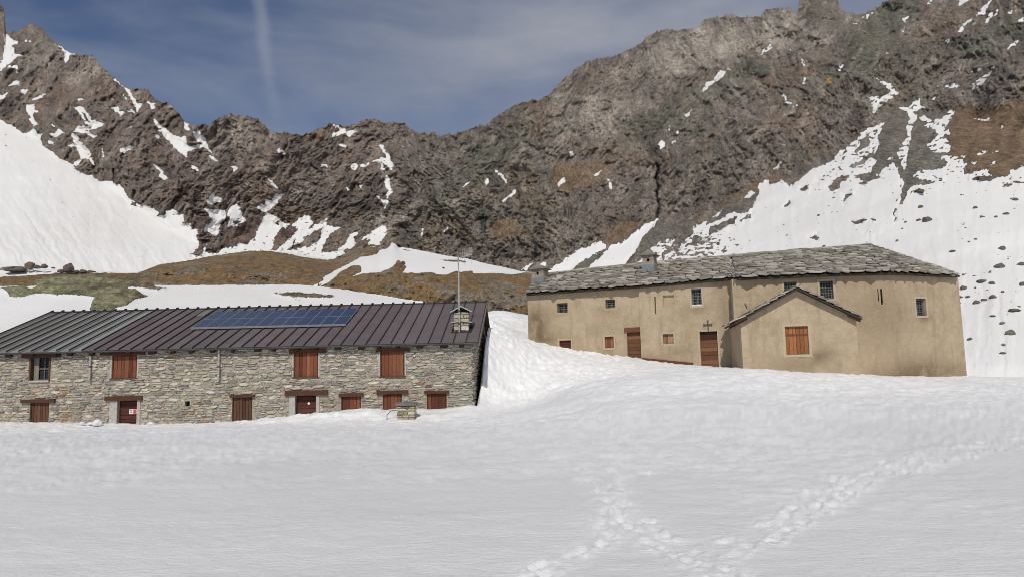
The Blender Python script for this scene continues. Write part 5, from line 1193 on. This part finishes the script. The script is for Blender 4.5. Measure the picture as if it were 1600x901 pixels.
# chimneys on the slate roof
def rendered_chimney(x0, x1, yc, yb, yl, yt, q, label):
    n = np.cross(q[1] - q[0], q[3] - q[0]); n /= np.linalg.norm(n)
    xm = (x0 + x1) / 2; P = onplane(xm, yl, q[0], n); fr = Frame(P - F1.u * .5, P + F1.u * .5)
    a0 = fr.uz(x0, yb, .0)[0]; a1 = fr.uz(x1, yb, .0)[0]; zz = lambda y: fr.uz(xm, y, 0)[1]; dp = (a1 - a0) * 1.1
    b = MB(); wdt = a1 - a0
    # body in four corner posts and panels so the smoke holes are real gaps
    zb_, zt2 = zz(yb), zz(yt); hm = (zb_ + zt2) / 2; cu = (a0 + a1) / 2
    b.hexa([fr.p(a0 - .03, zb_, 0.02), fr.p(a1 + .03, zb_, .02), fr.p(a1 + .03, zb_, -dp), fr.p(a0 - .03, zb_, -dp), fr.p(a0, hm - .11, 0), fr.p(a1, hm - .11, 0), fr.p(a1, hm - .11, -dp), fr.p(a0, hm - .11, -dp)])
    for (c0, c1, k0, k1) in ((a0, cu, a0, cu - .10), (cu, a1, cu + .10, a1)):
        b.box(fr, k0, k1, hm - .11, hm + .13, -dp, 0)
    b.hexa([fr.p(a0, hm + .13, 0), fr.p(a1, hm + .13, 0), fr.p(a1, hm + .13, -dp), fr.p(a0, hm + .13, -dp), fr.p(a0 + .02, zt2, 0), fr.p(a1 - .02, zt2, 0), fr.p(a1 - .02, zt2, -dp), fr.p(a0 + .02, zt2, -dp)])
    for sg in (-1, 1):   # diamond-shape the hole
        for zz0, zz1 in ((hm - .11, hm + .01), (hm + .13, hm + .01)):
            b.add([fr.p(cu + sg * .10, zz0, -.01), fr.p(cu + sg * .0, zz0, -.01), fr.p(cu + sg * .10, zz1, -.01), fr.p(cu + sg * .10, zz0, -.06), fr.p(cu, zz0, -.06), fr.p(cu + sg * .10, zz1, -.06)], [(0, 1, 2), (3, 5, 4), (0, 3, 4, 1), (1, 4, 5, 2), (2, 5, 3, 0)])
    c = b.build('chimney', M['chim'], HO); c['label'] = label
    b = MB(); b.box(fr, a0 + .05, a1 - .05, hm - .1, hm + .12, -dp + .1, -.3); b.build('flue_core', M['dark'], c)
    b = MB(); b.hexa([fr.p(a0 - .04, zz(yl) - .3, .05), fr.p(a1 + .04, zz(yl) - .3, .05), fr.p(a1 + .04, zz(yl) - .3, -dp - .03), fr.p(a0 - .04, zz(yl) - .3, -dp - .03)] + [fr.p(a0 - .035, zb_, .05), fr.p(a1 + .035, zb_, .05), fr.p(a1 + .035, zb_, -dp - .03), fr.p(a0 - .035, zb_, -dp - .03)]); b.build('flashing', M['lead'], c)
    zc = zz(yc)
    for k, (wx_, h0, h1) in enumerate(((.14, zt2, zt2 + .06), (.05, zt2 + .06, zt2 + .11))):
        b = MB(); m_ = 6; pts = [fr.p(cu + (wdt / 2 + wx_) * sx, h0, sy) for sx, sy in ((-1, .12), (-.2, .16), (1, .1), (1.03, -dp - .1), (0, -dp - .12), (-1, -dp - .1))]
        b.add(pts + [p + np.array([0, 0, h1 - h0]) for p in pts], [tuple(range(6)), tuple(range(11, 5, -1))] + [(i, (i + 1) % 6, 6 + (i + 1) % 6, 6 + i) for i in range(6)], (.22, .2, .17)); b.build('cap_slab', M['slate'], c)
    b = MB(); e = wdt / 2 + .02
    b.add([fr.p(cu - e, zt2 + .11, .05), fr.p(cu + e, zt2 + .11, .05), fr.p(cu + .05, zc, .05), fr.p(cu - e, zt2 + .11, -dp), fr.p(cu + e, zt2 + .11, -dp), fr.p(cu + .05, zc, -dp)], [(0, 1, 2), (3, 5, 4), (0, 3, 4, 1), (1, 4, 5, 2), (2, 5, 3, 0)], (.27, .25, .2)); b.build('cap_slab', M['slate'], c)
    return c
rendered_chimney(1004, 1021.5, 389.5, 414, 425, 399, patches[1], 'rendered chimney with a diamond smoke hole near the middle of the roof')
rendered_chimney(831, 849, 412.5, 434, 443, 420.5, patches[0], 'rendered chimney at the left end of the slate roof')

# gabled annex
cL = at(1161, 573, 33.3); cR = at(1344, 584, 32.55); FC = Frame(cL, cR)
dep = 3.6
pk = FC.uz(1246, 451.5); eL = FC.uz(1161, 496); eR = FC.uz(1342, 491.5)
cs = FC.rect(1227.5, 509, 1263.5, 553)
# front wall: lower part with opening, then gable triangle in strips
zmid = min(eL[1], eR[1]) - .02
CST = [(1245, 565, 40, 8, 1.0), (1285, 552, 16, 10, 1.0), (1230, 580, 70, 6, .4), (1230, 485, 40, 10, .3)]
cw = wall('annex_wall', HO, FC, 0, FC.L, Zw, zmid, zmid, [cs], M['stucco'], .5, 0, CST); cw['label'] = 'front wall of the small gabled annex'
b = MB(); prism([FC.p(0, zmid + .001), FC.p(FC.L, zmid + .001), FC.p(FC.L, eR[1]), FC.p(pk[0], pk[1]), FC.p(0, eL[1])], FC.n, .5, (1, 1, 1), b); b.build('annex_gable', M['stucco'], HO)
for nm, fr, zt2 in (('annex_wall', Frame(FC.p(.012, 0, -dep), FC.p(.012, 0, -.5)), eL[1]), ('annex_wall', Frame(FC.p(FC.L - .012, 0, -.5), FC.p(FC.L - .012, 0, -dep + .6)), eR[1])):
    wall(nm, HO, fr, 0, fr.L, Zw, zt2, zt2, [], M['stucco'], .4)
tl = FC.uz(1148, 503, .3); tr_ = FC.uz(1347.5, 496.5, .3); pp = FC.uz(1246, 449, .3)
Pf = lambda uz, d: FC.p(uz[0], uz[1], d)
qL = (Pf(tl, -dep), Pf(tl, .30), Pf(pp, .30), Pf(pp, -dep)); qR = (Pf(tr_, .30), Pf(tr_, -dep + .8), Pf(pp, -dep), Pf(pp, .30))
dk = MB(); patch_deck([qL, qR], .07, dk, h=.015); ar = dk.build('annex_roof', M['beam'], HO); ar['label'] = 'small gabled slate roof of the annex'
sm_ = []; slates(qL, 8, .6, 401, sm_); slates(qR, 8, .6, 402, sm_)
ridge_row(Pf(pp, .34), Pf(pp, -dep), .2, 403, sm_)
for s in sm_: b = MB(); put_slate(b, s); b.build('slate', M['slate'], ar)
for P_, sgn in ((tl, 1), (tr_, -1)):
    for dd in (.22, -.9, -2.0):
        b = MB(); b.hexa([FC.p(P_[0] + sgn * .06, P_[1] - .16, dd - .12), FC.p(P_[0] + sgn * .55, P_[1] + .10, dd - .12), FC.p(P_[0] + sgn * .55, P_[1] + .10, dd), FC.p(P_[0] + sgn * .06, P_[1] - .16, dd),
                          FC.p(P_[0] + sgn * .06, P_[1] - .05, dd - .12), FC.p(P_[0] + sgn * .55, P_[1] + .22, dd - .12), FC.p(P_[0] + sgn * .55, P_[1] + .22, dd), FC.p(P_[0] + sgn * .06, P_[1] - .05, dd)], (.10, .045, .03)); b.build('rafter', M['beam'], ar)
planks('shutter', HO, FC, cs, -.14, 6, OW, frame=False, label='orange brown plank shutter in the annex gable')
b = MB(); b.box(FC, cs[0] + .02, cs[1] - .02, cs[3] - .42, cs[3] - .34, -.104, -.09, (.16, .06, .03)); b.build('shutter_rail', M['wood'], HO)
surround(FC, cs, .12, 'surround', HO)

# ---------------------------------------------------------------- stone pier in the snow
DP = 29.2
c0 = at(634, 655, DP); FPi = Frame(c0 - np.array([1.0, 0, 0]), c0 + np.array([1.0, 0, 0]))
zg = float(ground_z(c0[0], c0[1]))
PI_ = empty('stone_pier', (c0[0], c0[1], zg), 'low stone pier capped by a grey slab standing in snow before the shutters', 'pillar')
zt3 = FPi.uz(634, 634)[1]
stone_stack('masonry', PI_, (1.0, -.3), FPi, .70, .62, zg - .4, zt3, .12, [(.42, .36, .25), (.36, .3, .2), (.46, .42, .33), (.3, .26, .18)], seedv=8)
b = MB(); n = 12; rs = random.Random(4)
pts = [FPi.p(1.0 + .5 * math.cos(a * 2 * math.pi / n) * rs.uniform(.9, 1.08) - (.06 if math.cos(a * 2 * math.pi / n) < 0 else 0), zt3 + .012, -.3 + .42 * math.sin(a * 2 * math.pi / n) * rs.uniform(.9, 1.1)) for a in range(n)]
b.add(pts + [p + np.array([(p[0] - c0[0]) * -.12, 0, .13 + rs.uniform(-.02, .02)]) for p in pts], [tuple(range(n)), tuple(range(2 * n - 1, n - 1, -1))] + [(i, (i + 1) % n, n + (i + 1) % n, n + i) for i in range(n)], (.17, .165, .155))
b.build('cap_slab', M['rock'], PI_, bevel=.02)
g0 = FPi.uz(604, 648, .0); g1 = FPi.uz(610, 641); g2 = FPi.uz(621, 640.5)
b = MB(); b.tube(FPi.p(g0[0], g0[1] - .3, -.1), FPi.p(g0[0], g0[1], -.1), .014, 6); b.tube(FPi.p(g0[0], g0[1], -.1), FPi.p(g1[0], g1[1], -.1), .014, 6); b.tube(FPi.p(g1[0], g1[1], -.1), FPi.p(g2[0], g2[1], -.1), .014, 6); b.build('bent_bar', M['iron'], PI_)

# ---------------------------------------------------------------- rocks
def boulder(P, w_, h_, seedv, label, tone, cat='boulder', name='boulder', group=None, mat='rock', sub=3, dpt=None):
    import bmesh
    bm = bmesh.new(); bmesh.ops.create_icosphere(bm, subdivisions=sub, radius=1.0)
    co = np.array([v.co[:] for v in bm.verts])
    r = 1 + .28 * fbm(co * 1.1 + seedv * 7.7, 3) - .12 * ridged(co * 1.7 + seedv * 3.1, 3, .5)
    co = co * r[:, None]
    co[:, 2] = np.where(co[:, 2] < -.3, -.3 + (co[:, 2] + .3) * .3, co[:, 2])
    dpt = dpt or w_ * .8
    co = co * np.array([w_ / 2, dpt / 2, h_ / 1.4])
    for v, c in zip(bm.verts, co): v.co = c
    me = bpy.data.meshes.new(name); bm.to_mesh(me); bm.free()
    ca = me.color_attributes.new('Col', 'FLOAT_COLOR', 'POINT')
    cc = np.array(tone)[None] * (1 + .35 * fbm(co / max(w_, .1) * 5 + seedv, 3)[:, None])
    ca.data.foreach_set('color', np.concatenate([cc, np.ones((len(cc), 1))], 1).astype(np.float32).ravel())
    me.materials.append(M[mat])
    o = bpy.data.objects.new(name, me); COL.objects.link(o); o.location = Vector(P.tolist())
    return tag(o, label, cat, group)
ROCKT = (.15, .135, .12)
BL = [  # px centre x, y, width, height px, label
    (1561, 413, 15, 9, 'largest grey boulder on the snow slope right of the hospice roof'),
    (1566, 386, 10, 7, 'small grey boulder with a low tail above the biggest boulder'),
    (1578, 516, 14, 10, 'greenish grey boulder low on the snow slope near the right edge'),
    (1505, 448, 11, 7, 'dark rock poking from snow just right of the roof corner'),
    (1497.5, 462, 6, 9, 'dark rock half hidden behind the upper right wall corner'),
    (1512, 462, 8, 4, 'small flat rock beside the right wall corner'),
    (1535, 438, 16, 5, 'long flat rock right of the roof tip'),
    (1549, 440, 9, 6, 'small dark rock at the end of the long flat rock'),
    (1526, 471, 13, 6, 'flat dark rock below a pair of small stones beside the wall'),
    (1538, 467, 10, 4, 'thin flat stone uphill of the flat dark rock'),
    (1551, 461, 11, 6, 'dark rock with pointed right end on the slope'),
    (1598, 441, 12, 7, 'dark rock cut by the right edge of the picture'),
    (1586, 482, 18, 5, 'long low rock near the right edge'),
    (1567, 502, 10, 5, 'dark rock above the greenish boulder'),
    (1552, 492, 9, 3, 'thin flat stone left of the dark rock'),
    (1516, 528, 8, 5, 'small rock beside the lower right wall'),
    (1568, 537, 8, 5, 'small rock below the greenish boulder'),
    (1566, 549, 10, 3.5, 'lowest flat stone on the right snow slope'),
    (1489, 391, 9, 4, 'small rock on the slope above the roof hip'),
    (1439, 321, 9, 6, 'rock on the upper right snow slope below the gully'),
    (1449, 341, 17, 10, 'cluster like dark rock in the middle of the right snow slope'),
    (1436, 342, 8, 4, 'little rock left of the clustered rock'),
    (1524, 324, 7, 5, 'round rock high on the right slope'),
    (1587, 311, 9, 5, 'rock high at the right edge below the brown grass'),
    (1535, 337, 7, 4, 'small rock right of centre on the upper slope'),
    (1596, 411, 13, 6, 'rock group at the right edge level with the biggest boulder'),
    (1402, 375, 5, 4, 'single small stone above the roof ridge'),
    (1572, 333, 11, 4, 'low stone streak high on the right'),
    (1556, 337, 6, 4, 'tiny dark stone left of the stone streak'),
]
for k, (x, y, w_, h_, lab) in enumerate(BL):
    P = on_mountain(x, y + h_ * .45); D = P[1]; s = D / F
    tone = (.16, .165, .12) if 'greenish' in lab else tuple(a * random.uniform(.75, 1.05) for a in ROCKT)
    boulder(P, w_ * s * 1.1, h_ * s * 1.0, k + 1, lab, tone, 'boulder', 'boulder', 'boulders on the right snow slope')
rs = random.Random(11); sc_ = MB()
import bmesh
def chip(P, w_, h_, tone, mbd, rs):
    n = 5; base = [P + np.array([math.cos(a * 1.257 + .3) * w_ / 2 * rs.uniform(.7, 1.1), math.sin(a * 1.257 + .3) * w_ / 2.4 * rs.uniform(.7, 1.1), -h_ * .3]) for a in range(n)]
    top = [P + (p - P) * .55 + np.array([rs.uniform(-.1, .1) * w_, 0, h_ * rs.uniform(.5, .9)]) for p in base]
    mbd.add(base + top, [tuple(range(n, 2 * n))] + [(i, (i + 1) % n, n + (i + 1) % n, n + i) for i in range(n)], tone)
for k in range(300):
    x = rs.uniform(1200, 1610); y = rs.uniform(300, 578) if x > 1500 else rs.uniform(290, 395)
    if rs.random() < .45: x = rs.uniform(1500, 1610); y = rs.uniform(300, 480)
    if float(perlin(np.array([[x * .06 + y * .02, y * .06 - x * .01, 4.0]]))[0]) < .08: continue
    P = on_mountain(x, y); s = P[1] / F; w_ = (rs.random() ** 3 * 5 + .9) * s
    chip(P, w_ * 1.4, w_ * rs.uniform(.35, .8), tuple(a * rs.uniform(.6, 1) for a in ROCKT), sc_, rs)
for k in range(60):
    x = rs.uniform(10, 230); y = rs.uniform(300, 410); P = on_mountain(x, y); s = P[1] / F; chip(P, 1.2 * s, .6 * s, ROCKT, sc_, rs)
o = sc_.build('scattered_stones', M['rock']); tag(o, 'scattered small dark stones dotting the steep snow slope', 'stones', None, 'stuff')
TB = [(107, 420, 17, 15, 'big rounded boulder on the snow crest at the left'), (95, 423, 10, 6, 'small rock left of the rounded boulder'), (120, 424, 9, 5, 'low rock touching the right foot of the rounded boulder'),
      (130, 424, 11, 6, 'pointed small rock right of the rounded boulder'), (142, 424.5, 16, 4, 'flattest rightmost rock of the boulder row'), (47, 416, 15, 11, 'angular block on the rocky knoll at far left'),
      (58, 417, 11, 6, 'rock to the right of the angular block'), (69, 416, 11, 7, 'rightmost square rock of the rocky knoll'), (24, 421, 34, 9, 'low brown outcrop under the angular block'), (83, 418, 6, 2.5, 'tiny flat stone between knoll and boulder')]
for k, (x, y, w_, h_, lab) in enumerate(TB):
    P = on_hill(x, 425); P = at(x, y + 1, P[1] - .5); s = P[1] / F
    boulder(P, w_ * s * 1.1, h_ * s, 50 + k, lab, (.16, .12, .095) if k % 2 else (.135, .11, .10), group='rocks on the left snow crest')
for k, (x, y, w_, h_, lab) in enumerate([(622, 414, 10, 12, 'upright reddish rock on the snowy hill'), (629, 413, 8, 9, 'dark round rock beside the upright reddish rock'), (692, 419, 4, 3, 'tiny rock in the snow above the brown cliff')]):
    P = on_hill(x, y); s = P[1] / F; boulder(P, w_ * s, h_ * s, 80 + k, lab, (.2, .12, .085) if k == 0 else (.09, .075, .06))
P = on_hill(499, 447); s = P[1] / F
b = MB(); b.tube(P + np.array([0, -.2, -.3]), P + np.array([.03, -.2, 15 * s]), .10, 8, .08); b.c = [(.16, .12, .085)] * len(b.c); po = b.build('wooden_post', M['beam']); tag(po, 'short weathered post at the top edge of the snow terrace', 'post')
# snow lump beside the door
P = at(152, 661, 30.2); lm = boulder(P, .42, .26, 91, 'rounded white snow lump lying beside the door with the notice', (1, 1, 1), 'snow lump', 'snow_lump', mat='snow')
smooth(lm.data)
for k, x in enumerate((128, 142, 236)):
    P = at(x, 661, 30.3); lm = boulder(P, .3, .1, 95 + k, ('low snow crumb left of the snow lump', 'low snow crumb touching the snow lump', 'low snow mound right of the notice door')[k], (1, 1, 1), 'snow lump', 'snow_lump', mat='snow'); smooth(lm.data)
